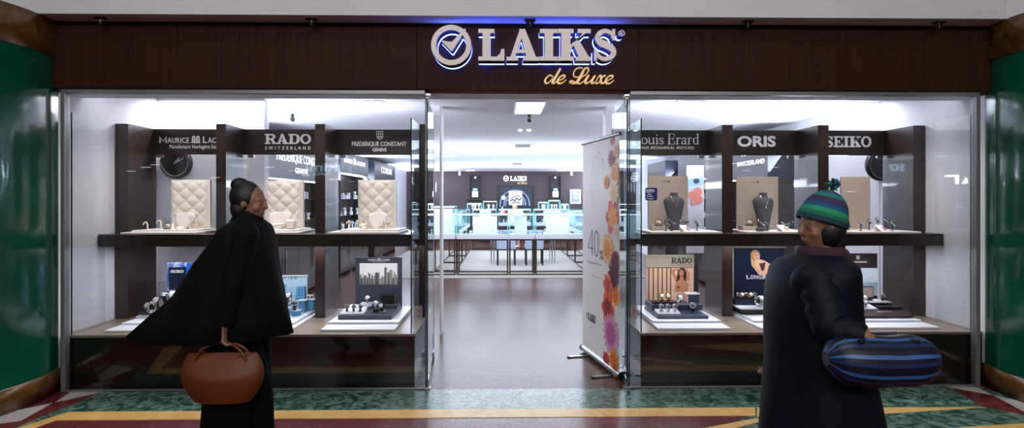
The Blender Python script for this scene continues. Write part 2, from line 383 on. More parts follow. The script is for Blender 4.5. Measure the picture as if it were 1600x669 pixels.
# white pillars just inside the entrance
for px0, px1, Y in ((687, 690, 1.9), (947, 960, 1.9)):
    m = MB().box(X(px0, Y), X(px1, Y), Y, Y+.22, 0, ZC)
    one('interior_pillar', m, M_white, 'slim white pillar inside the shop ' + ('left of the entrance' if px0 < 800 else 'behind the roll-up banner'), 'pillar')

# columns
for side, cx, cy, r in (('left', -4.67, -.28, 1.0), ('right', 5.0, -.3, .896)):
    t = T('stone_column', 'round green stone column with amber marble bands, %s of the shopfront' % side, 'column', (cx, cy, 0), 0, 'green stone columns')
    P(t, 'shaft', MB().lathe([(r, .19), (r, 2.78)], seg=96, cap=False), M_green)
    P(t, 'base_band', MB().lathe([(r-.02, 0), (r+.012, 0), (r+.012, .185), (r, .19)], seg=96, cap=False), M_band)
    P(t, 'top_band', MB().lathe([(r, 2.775), (r+.015, 2.78), (r+.015, ZS-.002), (r-.02, ZS-.002)], seg=96, cap=False), M_band)

# fascia board
YF = -.06; fx0 = X(81, YF); fx1 = X(1548, YF); fz0 = Z(139.5, YF); fz1 = ZS-.004
t = T('shop_fascia', 'long dark brown fascia board above the shop entrance and windows', 'fascia', ((fx0+fx1)/2, YF, fz0))
s0, s1 = X(651, YF), X(997, YF)
for x0, x1 in ((fx0, s0), (s0, s1), (s1, fx1)):
    P(t, 'fascia_panel', MB().box(x0+.0015, x1-.0015, YF, 0.0, fz0, fz1), M_fascia, True, .002)

# illuminated sign : halo letters
YL = YF-.13
def letter(par, nm, build, lab=None):
    """raised metal face + dark return + blue light strip at its rear"""
    face = MB(); build(face, lambda c, x0, x1, yt, yb: rect(x0, x1, yt, yb, YL, .018)); f = P(par, nm, face, M_letter, True, label=lab)
    hz = .007
    ret = MB(); build(ret, lambda c, x0, x1, yt, yb: (lambda u, v, d, q=rect(x0, x1, yt, yb, YL, 0): V((q(u, v, 0).x, YL+.088-.086*d, q(u, v, 0).z))))
    P(f, 'letter_return', ret, M_side, True)
    gl = MB(); build(gl, lambda c, x0, x1, yt, yb: (lambda u, v, d, q=rect(x0, x1, yt, yb, YL, 0): V((q(u, v, 0).x, YF-.004-.034*d, q(u, v, 0).z))))
    P(f, 'backlight_strip', gl, M_halo, True)
t = T('illuminated_sign', 'large blue-lit raised LAIKS lettering with a clock emblem and gold script below', 'shop sign', (X(830, YF), YF, Z(133, YF)))
def clock_logo(mb, rc):
    f = rc(0, 673.5, 737, 39.5, 103)
    pts = arc(.5, .5, .43, .43, 66, -293, 60)
    ribbon(mb, pts[:], .125, f, n=1)
    flat(mb, [(.24,.62), (.44,.575), (.5,.5), (.49,.36)], f); flat(mb, [(.24,.62),(.49,.36),(.5,.40),(.5,.58),(.42,.585)], f)
    flat(mb, [(.49,.36), (.50,.56), (.84,.91), (.86,.88), (.53,.36)], f)
letter(t, 'clock_emblem', clock_logo)
for ch, x0, x1 in (('L', 747.5, 788), ('A', 791.5, 841), ('I', 843.5, 871), ('K', 871.5, 922.5), ('S', 927, 963.5)):
    letter(t, 'letter', lambda mb, rc, ch=ch, x0=x0, x1=x1: slab(mb, ch, rc(0, x0, x1, 46.3, 95.5)))
letter(t, 'registered_mark', lambda mb, rc: ribbon(mb, arc(.5, .5, .44, .44, 0, 360, 20)[:-1], .1, rc(0, 965.5, 976, 48, 57.5), closed=True, n=1))
rm = MB(); ptext(rm, 'R', 968.3, 973.3, 49.8, 55.8, YL, .012); P(t, 'registered_mark', rm, M_letter, True)
sm_ = MB(); script_word(sm_, rect(850.5, 959, 106.6, 131.7, YF-.001, .03)); P(t, 'script_lettering', sm_, M_gold, True)

# small black fittings under the bulkhead
k = 0
for px, w in ((157, 'at the far left end'), (487, 'above the left window'), (828, 'above the entrance sign'), (1168, 'above the right window'), (1467, 'at the far right end')):
    c = at(px, 30, -.16); m = MB()
    m.box(c.x-.045, c.x+.045, c.y-.02, c.y+.02, ZS-.012, ZS); m.cyl((c.x, c.y, ZS-.012), (c.x, c.y, ZS-.045), .012, 10)
    m.cyl((c.x-.03, c.y-.02, ZS-.03), (c.x+.03, c.y+.015, ZS-.022), .008, 8); m.lathe([(.022, ZS-.062), (.018, ZS-.045), (.0, ZS-.04)], (c.x, c.y, 0), 12)
    one('ceiling_clamp', m, M_darkmetal, 'small dark metal fitting under the mall bulkhead, ' + w, 'fitting', 'dark fittings along the bulkhead')

# glazed front : two windows and a pair of open glass doors
zt = Z(148.5, 0); DL, DR = X(667, 0), X(981, 0)
for n, x0, x1 in ((1, X(98.5, 0), DL-.012), (2, DR+.014, X(1527.5, 0))):
    e = .035; wf = MB()
    wf.box(x0, x1, -.03, .03, zt, fz0+.004)
    if n == 1: wf.box(x0, x0+e, -.03, .03, 0.003, zt)
    else: wf.box(x1-e, x1, -.03, .03, 0.003, zt)
    wf.box(x0, x1, -.012, .012, 0.003, .016)
    wn = S('window_%d' % n, MB().box(x0+e*(n == 1), x1-e*(n == 2), -.005, .005, .016, zt), M_glass); wn['label'] = 'wide clear glass pane over the %s display' % ('left' if n == 1 else 'right')
    S('window_frame', wf, M_grey, wn, .003)
    ed = MB().box(*((x1-.002, x1+.004) if n == 1 else (x0-.004, x0+.002)), -.006, .006, .016, zt)
    S('glass_edge', ed, M_edge, wn)
for n, x0, sx in ((1, DL, -1), (2, DR, 1)):
    xa = x0 + sx*.07; Lf = 1.02; ang = math.atan2(.07*sx, Lf)
    leaf = MB().box(-.005, .005, .0, Lf, .06, 2.46)
    dr = S('door_%d' % n, leaf, M_case); dr.location = (x0, 0.02, 0); dr.rotation_euler.z = -ang
    S('glass_edge', MB().box(-.0065, .0065, -.004, .002, .06, 2.46).box(-.0065, .0065, Lf-.002, Lf+.004, .06, 2.46), M_edge, dr)
    S('pivot_fitting', MB().box(-.012, .012, .0, .16, 0.012, .075).box(-.03, .03, -.03, .03, 0.003, .012).cyl((0, .0, .012), (0, .0, .06), .012, 10), M_steel, dr, .002)
    S('pivot_fitting', MB().box(-.012, .012, .0, .14, 2.41, 2.475).box(-.03, .03, -.025, .035, 2.475, 2.495), M_steel, dr, .002)
    S('pivot_fitting', MB().box(-.012, .012, Lf-.16, Lf, 0.02, .075).cyl((0, Lf-.02, 0.004), (0, Lf-.02, .03), .012, 10), M_steel, dr, .002)

# ============================================================ display windows
ZP = .455; PF = .06; PBk = 1.20; ZD = 2.33; DF = .72; SGY = 1.12; ZS0 = 2.065; SHF = .49; SH0, SH1 = 1.165, 1.278
U = {}
for side in ('left', 'right'):
    Lf = side == 'left'
    px0, px1 = (XW0+.005, X(648, PF)) if Lf else (X(1001, PF), XW1-.005)
    t = T('display_plinth', 'low glossy black-brown plinth with a greige top in the %s window' % side, 'plinth', ((px0+px1)/2, (PF+PBk)/2, .002), 0, 'window plinths')
    P(t, 'plinth_body', MB().box(px0, px1, PF, PBk, .003, ZP-.022), M_plinth, True, .002)
    P(t, 'plinth_top', MB().box(px0, px1+(.006 if Lf else 0), PF-.006, PBk, ZP-.021, ZP), M_ptop, True, .002)
    # display unit
    t = T('display_unit', 'dark wood three-bay watch display unit with brand headers in the %s window' % side, 'display unit', ((px0+px1)/2, DF, ZP), 0, 'window display units'); U[side] = t
    dv = [(XW0+.008, X(200, DF)), (X(337.5, DF), X(353, DF)), (X(492, DF), X(508, DF)), (X(647, DF), X(664, DF))] if Lf else \
         [(X(979, DF), X(994, DF)), (X(1128, DF), X(1145, DF)), (X(1278, DF), X(1295, DF)), (X(1427, DF), XW1-.008)]
    inner = 3 if Lf else 0
    for i, (a, b) in enumerate(dv):
        if i == inner:
            P(t, 'upright', MB().box(a, b, DF, DF+.1, ZP+.001, ZD), M_wood, True, .002)
            P(t, 'rear_upright', MB().box(a+.01, b-.01, SGY+.1, SGY+.16, ZP+.001, ZD), M_wood, True, .002)
        else: P(t, 'upright', MB().box(a, b, DF, SGY+.05, ZP+.001, ZD), M_wood, True, .002)
    sx0, sx1 = (XW0+.006, X(642, SHF)) if Lf else (X(1005, SHF), XW1-.006)
    for a, b in [(dv[i][1]+.001, dv[i+1][0]-.001) for i in range(3)]:
        P(t, 'header_panel', MB().box(a, b, SGY, SGY+.03, ZS0, ZD-.002), M_wood, True, .002)
        # frameless glass back below the header, with clips
        gp = P(t, 'glass_back', MB().box(a+.02, b-.02, SGY+.01, SGY+.018, SH1+.004, ZS0-.006), M_pane, True)
        for q in ((a+.06), (b-.06)): P(gp, 'clip', MB().box(q-.03, q+.03, SGY-.004, SGY+.03, ZS0-.03, ZS0-.002), M_steel, True, .002)
    P(t, 'shelf', MB().box(sx0, sx1, SHF, DF-.001, SH0, SH1), M_wood, True, .003)
    for i in range(3): P(t, 'shelf_infill', MB().box(dv[i][1]+.001, dv[i+1][0]-.001, DF, SGY+.05, SH0+.001, SH1-.0005), M_wood, True)
    U[side+'d'] = dv
    # frameless inner glass return at the entrance end
    xe = X(642.5, .075) if Lf else X(1002, .075)
    t = T('glass_screen', 'upright clear glass side screen on the %s plinth beside the entrance' % side, 'glass screen', (xe, .4, ZP), 0, 'glass side screens')
    P(t, 'glass_panel', MB().box(xe-.004, xe+.004, .08, .70, ZP+.001, 2.30), M_pane, True)
    P(t, 'front_edge', MB().box(xe-.005, xe+.005, .074, .0795, ZP+.001, 2.30), M_edge, True)
    xe = XW0+.075 if Lf else XW1-.09
    t = T('glass_screen', 'upright clear glass side screen beside the outer white wall of the %s window' % side, 'glass screen', (xe, .4, ZP), 0, 'glass side screens')
    P(t, 'glass_panel', MB().box(xe-.004, xe+.004, .08, SHF-.01, ZP+.001, 2.34), M_pane, True)
    P(t, 'front_edge', MB().box(xe-.005, xe+.005, .074, .0795, ZP+.001, 2.34), M_edge, True)
# header lettering
def sgn(side, nm, fn, mt=M_sign):
    mb = MB(); fn(mb); P(U[side], nm, mb, mt, True)
SY = SGY-.001
def crest(mb, x0, x1, y0, y1, Y=SY):
    f = rect(x0, x1, y0, y1, Y, .004)
    ribbon(mb, [(.05,.97),(.05,.4),(.2,.15),(.5,.02),(.8,.15),(.95,.4),(.95,.97)], .09, f, closed=True, smooth=False)
    for u in (.35, .65): flat(mb, [(u-.04,.1),(u+.04,.1),(u+.04,.95),(u-.04,.95)], f)
    for v in (.35, .65): flat(mb, [(.08,v-.035),(.92,v-.035),(.92,v+.035),(.08,v+.035)], f)
def m_logo(mb, x0, x1, y0, y1, Y=SY):
    f = rect(x0, x1, y0, y1, Y, .004)
    for u in (.16, .38, .62, .84): flat(mb, [(u-.07,.12),(u+.07,.12),(u+.07,.78),(u-.07,.78)], f)
    for c in (.27, .73): ribbon(mb, arc(c, .72, .11, .22, 180, 0, 10), .13, f, n=1)
    for c in (.16, .84): flat(mb, [(c-.15,0),(c+.15,0),(c+.15,.13),(c-.15,.13)], f)
    flat(mb, [(.3,0),(.7,0),(.7,.13),(.3,.13)], f)
def maur(mb, x0, x1, y0, y1, Y=SY, sub=None):
    w = x1-x0; X_ = lambda q: x0+w*q; c = y0+(y1-y0)*.18
    fm = rect(X_(0), X_(.105), y0, y1, Y, .004); ribbon(mb, [(.1,0),(.1,.9),(.5,.25),(.9,.9),(.9,0)], .17, fm, smooth=False); ptext(mb, 'AURICE', X_(.115), X_(.415), c, y1, Y, bold=.01, space=1.1)
    m_logo(mb, X_(.445), X_(.575), y0-1, y1, Y)
    ptext(mb, 'L', X_(.61), X_(.665), y0, y1, Y, bold=.01); ptext(mb, 'ACROIX', X_(.68), X_(1), c, y1, Y, bold=.01, space=1.1)
    if sub: ptext(mb, 'Manufacture Horlogère Suisse', *sub, Y, .003, space=1.1)
sgn('left', 'header_lettering', lambda mb: maur(mb, 249, 361, 213.2, 223.5, SY, (265, 346, 226, 234)))
def f_(mb):
    slabword(mb, 'RADO', rect(414, 486, 209.5, 225, SY, .005)); ptext(mb, 'SWITZERLAND', 414.5, 485.5, 228.8, 233.8, SY, .003, space=1.9, bold=.01)
sgn('left', 'header_lettering', f_)
def f_(mb):
    crest(mb, 588, 599, 205, 218); ptext(mb, 'FREDERIQUE CONSTANT', 550, 635, 221.5, 229.5, SY, bold=.02); ptext(mb, 'GENEVE', 582, 604, 231.3, 236.8, SY, .003, bold=.02)
sgn('left', 'header_lettering', f_)
def f_(mb):
    serifword(mb, 'Louis Erard', rect(990, 1093, 209, 225.5, SY, .005)); ptext(mb, 'SWISS MECHANICAL WATCHES', 998, 1084, 228.8, 233, SY, .003, space=1.4, bold=.02)
sgn('right', 'header_lettering', f_)
sgn('right', 'header_lettering', lambda mb: ptext(mb, 'ORIS', 1152, 1212, 212.5, 229.5, SY, bold=.035))
sgn('right', 'header_lettering', lambda mb: slabword(mb, 'SEIKO', rect(1289, 1361, 213, 230, SY, .005)))
# ============================================================ goods in the windows
M_tray = mat('white_lacquer_tray', '#e4e6ee', .28)
M_cream = mat('cream_leatherette', '#efe4da', .5, bump=.05, scale=80)
M_creamb = mat('cream_tray', '#f0e9e2', .35)
M_beige = mat('taupe_board', '#ab9c8f', .55)
M_navy = mat('slate_navy_lacquer', '#35435a', .3)
M_dkbrown = mat('dark_brown_lacquer', '#2c2022', .3)
M_graphite = mat('graphite_panel', '#3b3f4b', .4)
M_chargrey = mat('charcoal_suede', '#3d3b42', .7, bump=.1, scale=120)
M_steelw = mat('watch_steel', '#c9ccd2', .18, 1)
M_goldw = mat('watch_gold', '#d9ad5a', .2, 1)
M_dialw = mat('white_watch_dial', '#f1f1f3', .3)
M_dialb = mat('dark_watch_dial', '#101526', .25)
M_strapb = mat('black_watch_strap', '#15141a', .5)
M_strapw = mat('white_ceramic_strap', '#ece9e6', .25)
M_ltblue = mat('sky_blue_block', '#5fa9d6', .35)
M_ltblue2 = mat('pale_blue_block', '#a8d2ea', .35)
M_peach = mat('peach_print', '#e8b79a', .6, col2='#f3d2ba', scale=3, stretch=(1, 1, .3))
M_champ = mat('champagne_metal', '#c9c0a8', .35, .35)
M_skin = mat('printed_skin_tone', '#c98a68', .6)
M_skinp = mat('printed_pale_skin', '#dba78c', .6)
M_hair = mat('printed_dark_hair', '#2f1b13', .6)
M_blond = mat('printed_blond_hair', '#c79a5e', .6)
M_ink = mat('black_print', '#141317', .5)
M_red = mat('red_print', '#c1342c', .5)
M_leaf = mat('green_leaf', '#1f6b3d', .45)
M_petal = mat('cream_petal', '#f2e3cf', .5)
M_gold = M_gold
M_sky = mat('sky_print', '#b9cfe6', .5, col2='#e9f1fa', scale=2.5, stretch=(1, 1, 3))
M_foam = mat('sea_foam_print', '#1756b8', .45, col2='#dfeaf8', scale=9, detail=8, contrast=(.46, .62), tex='vein')
M_navyprint = mat('midnight_blue_print', '#0a1a33', .3)

def wx(px, Y): return X(px, Y)
def sbox(px0, px1, z0, z1, Y, dep, mb=None): return (mb or MB()).box(X(px0, Y), X(px1, Y), Y, Y+dep, z0, z1)

def band(mb, ry, rz, w, th, c=(0,0,0), n=28, a0=0, a1=360):
    vs = []; k = n if a1-a0 >= 360 else n+1
    for i in range(k):
        a = math.radians(a0+(a1-a0)*i/n)
        for r in (1, 1-th/ry):
            for s in (-1, 1): vs.append(V((s*w/2, ry*r*cos(a), rz*r*sin(a)))+V(c))
    fs = []
    for i in range(n):
        j = (i+1) % k; A = i*4; B = j*4
        fs += [(A, B, B+1, A+1), (A+2, A+3, B+3, B+2), (A, A+2, B+2, B), (A+1, B+1, B+3, A+3)]
    mb.add(vs, fs, True); return mb
def make_watch(kind):
    t = T('wristwatch', 'x', 'watch', (0, 0, -5))
    cm, dm, sm = {'steel': (M_steelw, M_dialw, M_steelw), 'gold': (M_goldw, M_dialw, M_goldw), 'black': (M_steelw, M_dialb, M_strapb),
                  'white': (M_steelw, M_dialb, M_strapw), 'leather': (M_steelw, M_dialw, M_strapb)}[kind]
    R = Matrix.Rotation(math.radians(-28), 4, 'X')
    b = MB(); band(b, .027, .033, .019, .003, (0, 0, .036))
    b.xf(Matrix.Translation((0, 0, .036)) @ R @ Matrix.Translation((0, 0, -.036)))
    P(t, 'strap', b, sm)
    Mx = Matrix.Translation((0, 0, .036)) @ R @ Matrix.Translation((0, -.029, 0)) @ Matrix.Rotation(PI/2, 4, 'X')
    c = MB().lathe([(.0, -.003), (.017, -.003), (.0205, .0), (.0205, .004), (.017, .0065), (.0165, .0055), (0, .0055)], seg=24); c.cyl((.02, 0, .002), (.0245, 0, .002), .003, 8); c.xf(Mx)
    k = P(t, 'case', c, cm)
    d = MB().lathe([(.0, .0056), (.0162, .0056), (.0162, .006), (0, .006)], seg=24)
    d.m = 1
    for a in range(0, 360, 30):
        q = math.radians(a); s = len(d.v); d.box(-.0006, .0006, .012, .0152, .006, .0064); d.xf(Matrix.Rotation(q, 4, 'Z'), s)
    s = len(d.v); d.box(-.0007, .0007, -.002, .008, .006, .0066); d.xf(Matrix.Rotation(math.radians(55), 4, 'Z'), s)
    s = len(d.v); d.box(-.0005, .0005, -.002, .0125, .006, .0066); d.xf(Matrix.Rotation(math.radians(-55), 4, 'Z'), s)
    d.xf(Mx); P(t, 'dial', d, [dm, M_ink if dm is M_dialw else M_dialw])
    h = MB().box(-.006, .006, -.012, .012, 0, .012); band(h, .0185, .026, .012, .003, (0, 0, .036), a0=20, a1=300); P(t, 'stand_clip', h, M_tray if kind in ('steel', 'white') else M_black)
    return t
WP = {}
def watch(kind, px, Y, z, label, group=None, sc=1.0, rz=0):
    loc = V((X(px, Y), Y, z+.0006))
    if kind not in WP: WP[kind] = make_watch(kind)
    if not WP[kind].get('used'):
        t = WP[kind]; t['used'] = 1; t.location = loc; t['label'] = label; t.rotation_euler.z = rz; t.scale = (sc,)*3
        if group: t['group'] = group
        return t
    t = dup(WP[kind], loc, label, rz, group, sc)
    if not group and 'group' in t: del t['group']
    return t

# --- lower level : stacked white trays
T1, T2, T3 = .4565, .4745, .4945
def tray(px0, px1, Y, y1, z0, z1, lab, mt=M_tray, nm='display_tray', group='white display trays on the plinths'):
    return one(nm, MB().box(X(px0, Y), X(px1, Y), Y, y1, z0, z1), mt, lab, 'tray', group, .002)
tray(163, 284, .15, 1.10, T1, T2-.0005, 'bottom white tray under the blue sea-foam watch display', group=None)
tray(190, 294, .35, 1.10, T2, T3-.0005, 'second white tray under the blue sea-foam watch display', group=None)
tray(345, 454, .15, 1.10, T1, T2-.0005, 'bottom white tray under the pale blue block display', group=None)
tray(350, 458, .32, 1.10, T2, T3-.0005, 'second white tray under the pale blue block display', group=None)
tray(500, 617, .15, 1.15, T1, T2-.0005, 'bottom white tray under the city-skyline watch display', group=None)
tray(512.5, 623.5, .35, 1.12, T2, T3-.0005, 'second white tray under the city-skyline watch display', group=None)
tray(1028, 1142, .15, 1.15, T1, T2-.0005, 'bottom white tray under the peach and navy RADO display', group=None)
tray(1019.5, 1127, .35, 1.12, T2, T3-.0005, 'second white tray under the peach and navy RADO display', group=None)
tray(1189, 1300, .15, 1.10, T1, T2-.0005, 'bottom white tray under the midnight blue portrait display', group=None)
tray(1178, 1292, .35, 1.10, T2, T3-.0005, 'second white tray under the midnight blue portrait display', group=None)
tray(1357, 1469, .15, 1.15, T1, T2-.0005, 'bottom white tray under the brown FREDERIQUE CONSTANT display', group=None)
tray(1345, 1440, .35, 1.12, T2, T3-.0005, 'second white tray under the brown FREDERIQUE CONSTANT display', group=None)

def backdrop(name, px0, px1, pyt, Y, z0, mt, lab, th=.02):
    t = T(name, lab, 'advertising panel', ((X(px0, Y)+X(px1, Y))/2, Y+th/2, z0))
    P(t, 'panel', MB().box(X(px0, Y), X(px1, Y), Y, Y+th, z0, Z(pyt, Y)), mt, True, .002); return t
def art(t, nm, Y, parts, mats):
    """parts: list of (material index, fn(mb))"""
    mb = MB()
    for i, f in parts: mb.m = i; f(mb)
    return P(t, nm, mb, mats, True)
def pol(pts, Y, d=.002, off=0):
    def f(mb): mb.prism([at(x, y, Y) - V((0, off, 0)) for x, y in pts], (0, -d, 0))
    return f
def blob(cx, cy, rx, ry, Y, d=.002, off=0, rot=0, n=20):
    r = math.radians(rot)
    return pol([(cx+rx*cos(a)*cos(r)-ry*sin(a)*sin(r), cy+rx*cos(a)*sin(r)+ry*sin(a)*cos(r)) for a in [2*PI*i/n for i in range(n)]], Y, d, off)
def txt(s, x0, x1, yt, yb, Y, off=0, **k): return lambda mb: ptext(mb, s, x0, x1, yt, yb, Y-off, .0015, **k)

# L3 : skyline display
Y = 1.0
t = backdrop('advertising_panel', 555.5, 628, 402, Y, T3, M_graphite, 'graphite MAURICE LACROIX panel with a grey city skyline photo')
sky = [(562, 432), (562, 411.5), (621, 411.5), (621, 444.5), (562, 444.5)]
pts = [(562, 444.5)]; x = 562; random.seed(3); H = {}
tow = []
while x < 620.5:
    w = random.uniform(.9, 2.4); h = random.uniform(9, 19)
    if 600 < x < 603: h = 26; w = 2
    if 607 < x < 611: h = 22; w = 5
    tow.append((x, min(x+w, 621), h)); x += w
M_sk = [M_graphite, mat('skyline_print_pale', '#eeece8', .5), mat('skyline_print_mid', '#8f8d89', .5), mat('skyline_print_dark', '#4a4a4c', .5)]
art(t, 'skyline_picture', Y, [(1, pol([(562, 411.5), (621, 411.5), (621, 444.5), (562, 444.5)], Y))] +
    [(random.choice((2, 3, 2)), pol([(a, 444.5), (a, 444.5-h), ((a+b)/2, 444.5-h-(1.5 if h > 15 else 0)), (b, 444.5-h), (b, 444.5)], Y, .001, .002)) for a, b, h in tow], M_sk)
mb = MB(); maur(mb, 575, 609, 404.2, 407.6, Y); P(t, 'panel_lettering', mb, M_sign, True)
mb = MB(); ptext(mb, 'Manufacture Horlogère Suisse', 581, 603, 408.6, 410, Y, .001); P(t, 'panel_lettering', mb, M_sign, True)
t = T('watch_platform', 'slate stepped watch platform in front of the skyline panel', 'display stand', (X(575, .7), .7, T3))
P(t, 'base', sbox(528, 612, T3, .535, .45, .5), M_graphite, True, .003)
P(t, 'step', sbox(582, 620, .535, .57, .76, .2), M_graphite, True, .002)
P(t, 'white_pad', MB().box(X(542, .78), X(574, .78), .70, .95, .5355, .548), M_tray, True, .002)
def ramp(px0, px1, Y, z, lab, mt=M_tray, dep=.13, h=.028):
    a, b = X(px0, Y), X(px1, Y)
    m = MB().prism([V((a, Y, z)), V((a, Y+dep, z)), V((a, Y+dep, z+h)), V((a, Y, z+.006))], (b-a, 0, 0)); return one('watch_cushion', m, mt, lab, 'cushion', bevel=.002)
ramp(531, 568, .50, .536, 'sloping white cushion holding three watches before the skyline panel')
for i, (px, w) in enumerate(((542, 'left'), (552.5, 'middle'), (563, 'right'))):
    watch('black', px, .56, .548, '%s dark-dialled watch of the three on the white cushion before the skyline' % w, 'three watches before the skyline', 1.0, .3)
def block(px0, px1, z0, h, Y, dep, mt, lab, nm='display_block', cat='display block', label=True, rz=0):
    return one(nm, sbox(px0, px1, z0, z0+h, Y, dep), mt, lab, cat, None, .002)
block(562, 580, .5485, .03, .80, .10, M_tray, 'small white block under the silver watch before the skyline photo')
watch('steel', 574, .84, .579, 'silver watch standing on the small white block before the skyline photo', sc=1.15, rz=.2)
block(583, 592, .5355, .036, .58, .05, M_graphite, 'small grey block carrying a steel watch on the slate platform')
watch('steel', 587, .60, .572, 'steel watch on the small grey block left of the black watch box', sc=1.1, rz=.3)
block(593, 602, .5355, .012, .56, .05, M_beige, 'low taupe block on the right of the slate watch platform')
watch('leather', 597.5, .58, .548, 'white-dialled watch on the low taupe block at the right front of the slate platform', sc=1.1, rz=-.3)
t = T('watch_box', 'closed black cube watch box beside the skyline photo', 'watch box', (X(607, .80), .85, .571))
P(t, 'box_body', sbox(595, 616, .5712, .64, .80, .13), M_black, True, .003)
P(t, 'lid', sbox(594.7, 616.3, .6405, .660, .798, .134), M_black, True, .003)
P(t, 'clasp', sbox(604, 607, .615, .632, .794, .006), M_chrome, True)

# R1 : RADO display
Y = 1.0
t = backdrop('advertising_panel', 1010, 1084, 418.5, Y, T3, M_peach, 'peach striped RADO panel with a portrait of a dark-haired woman')
P(t, 'header', sbox(1009, 1085, Z(418.3, Y), Z(399, Y), Y-.012, .034), M_champ, True, .004)
mb = MB(); slabword(mb, 'RADO', rect(1049, 1081, 403, 411.5, Y-.013, .002)); ptext(mb, 'SWITZERLAND', 1049, 1081, 413, 415, Y-.013, .001, space=1.8); P(t, 'panel_lettering', mb, M_ink, True)
M_slat = mat('gold_brown_slat', '#8a6a4a', .4, .3)
for q in (1013, 1020, 1027.5, 1034, 1041, 1047): P(t, 'slat', sbox(q, q+1.8, T3, Z(419, Y), Y-.006, .005), M_slat, True)
art(t, 'portrait', Y, [(0, blob(1065.5, 425.5, 6.6, 7, Y, .001, .0)), (0, pol([(1059, 425), (1056, 440), (1062, 443), (1072, 440), (1073, 426)], Y, .001, .0)),
    (1, blob(1064.8, 427, 3.9, 5.3, Y, .001, .001)), (1, pol([(1062.5, 431), (1062, 437), (1056, 441), (1053, 456), (1074, 456), (1077, 444), (1068, 437), (1067, 431)], Y, .001, .001)),
    (1, pol([(1055, 441), (1049, 426), (1049, 421), (1052, 420.5), (1062, 419.5), (1062, 422), (1053.5, 424), (1058, 436)], Y, .001, .002)),
    (1, pol([(1072, 437), (1074.5, 427), (1070, 422), (1072, 419.5), (1077.5, 427), (1076, 440)], Y, .001, .002)),
    (0, blob(1063.2, 425.8, .8, .4, Y, .0005, .0022)), (0, blob(1066.6, 425.8, .8, .4, Y, .0005, .0022)), (2, blob(1064.9, 429.7, 1.2, .5, Y, .0005, .0022)),
    (0, pol([(1058, 448), (1062, 447), (1062, 449.5), (1058.5, 450.5)], Y, .0005, .0022))], [M_hair, M_skin, M_red])
t = T('watch_platform', 'two-step slate navy watch platform before the peach RADO panel', 'display stand', (X(1060, .7), .7, T3))
P(t, 'base', sbox(1028, 1107, T3, .524, .43, .5), M_navy, True, .003)
P(t, 'step', sbox(1019, 1098, .5245, .578, .68, .28), M_navy, True, .003)
ramp(1028, 1064, .50, .5245, 'sloping white cushion holding three white watches on the navy RADO platform')
for px, w in ((1033, 'left'), (1043.5, 'middle'), (1054, 'right')):
    watch('white', px, .56, .536, '%s of the three white-strapped watches on the cushion of the navy RADO platform' % w, 'three white watches before the RADO panel', 1.1)
block(1021, 1057, .5785, .022, .71, .09, M_black, 'long low black block with two gold watches on the navy platform')
watch('gold', 1033, .74, .601, 'left gold-toned watch on the long black block before the RADO panel', 'two gold watches before the RADO panel', 1.2)
watch('gold', 1043, .74, .601, 'right gold-toned watch on the long black block before the RADO panel', 'two gold watches before the RADO panel', 1.2)
watch('steel', 1061.5, .76, .5785, 'silver watch standing below the portrait on the navy RADO platform', sc=1.3)
t = T('watch_box', 'peach and navy cube box with a pale lid on the RADO platform', 'watch box', (X(1084, .80), .86, .5785))
P(t, 'box_body', MB().box(X(1073, .82), X(1093.5, .82), .82, .93, .5787, .655), M_peach, True, .003)
P(t, 'front_panel', MB().box(X(1075.5, .815), X(1093, .815), .812, .8195, .582, .652), M_navy, True)
P(t, 'lid', MB().box(X(1072.5, .818), X(1094, .818), .816, .935, .6555, .664), M_tray, True, .002)
watch('black', 1081.5, .60, .5245, 'black-strapped white-faced watch standing alone on the right of the navy RADO platform', sc=1.4, rz=-.2)

# R2 : portrait display (partly behind the passer-by)
Y = .92
t = backdrop('advertising_panel', 1144, 1226, 386, Y, T3, M_navyprint, 'midnight blue LONGINES panel with a portrait of a blond woman')
f = MB(); f.box(X(1144, Y)-.006, X(1145.5, Y), Y-.012, Y+.02, T3, Z(385.5, Y)); f.box(X(1144, Y), X(1228, Y), Y-.012, Y+.02, Z(388, Y), Z(385.5, Y)); P(t, 'edge_frame', f, M_champ, True)
mb = MB(); 
for i, c in enumerate('LONGINES'):
    if c in 'LONGINES': text_on(mb, c, rect(1166.5+6.2*i-(3.2 if i > 4 else 0)+(0 if c != 'I' else .3), 1166.5+6.2*i-(3.2 if i > 4 else 0)+(4.9 if c != 'I' else 1.9), 430, 436, Y, .0015), bold=.01)
P(t, 'panel_lettering', mb, M_sign, True)
art(t, 'portrait', Y, [(0, blob(1180, 399, 7.5, 8.5, Y, .001)), (0, pol([(1172.5, 398), (1174, 414), (1178, 420), (1182, 412), (1180, 396)], Y, .001)),
    (1, blob(1182, 400.5, 5, 7, Y, .001, .001, -15)), (1, pol([(1180, 407), (1180, 414), (1183, 420), (1189, 430), (1194, 430), (1203, 424), (1203, 413), (1196, 408), (1187, 405)], Y, .001, .001)),
    (1, pol([(1180, 414), (1184, 424), (1191, 430), (1187, 431), (1179, 421)], Y, .001, .002)), (1, pol([(1196, 410), (1203, 412), (1202, 424), (1196, 430), (1193, 428)], Y, .001, .002)),
    (2, blob(1180.3, 399, 1, .5, Y, .0005, .0022)), (2, blob(1184.3, 398.3, 1, .5, Y, .0005, .0022)), (3, blob(1182.9, 404, 1.4, .6, Y, .0005, .0022)),
    (2, pol([(1186, 412), (1197, 410), (1197, 420), (1190, 424)], Y, .0005, .0022))], [M_blond, M_skinp, M_hair, M_red])
t = T('watch_platform', 'black stepped platform with a white ledge before the midnight blue panel', 'display stand', (X(1185, .75), .75, T3))
P(t, 'base', MB().box(X(1158, .62), X(1226, .62), .62, .90, T3, .545), M_black, True, .003)
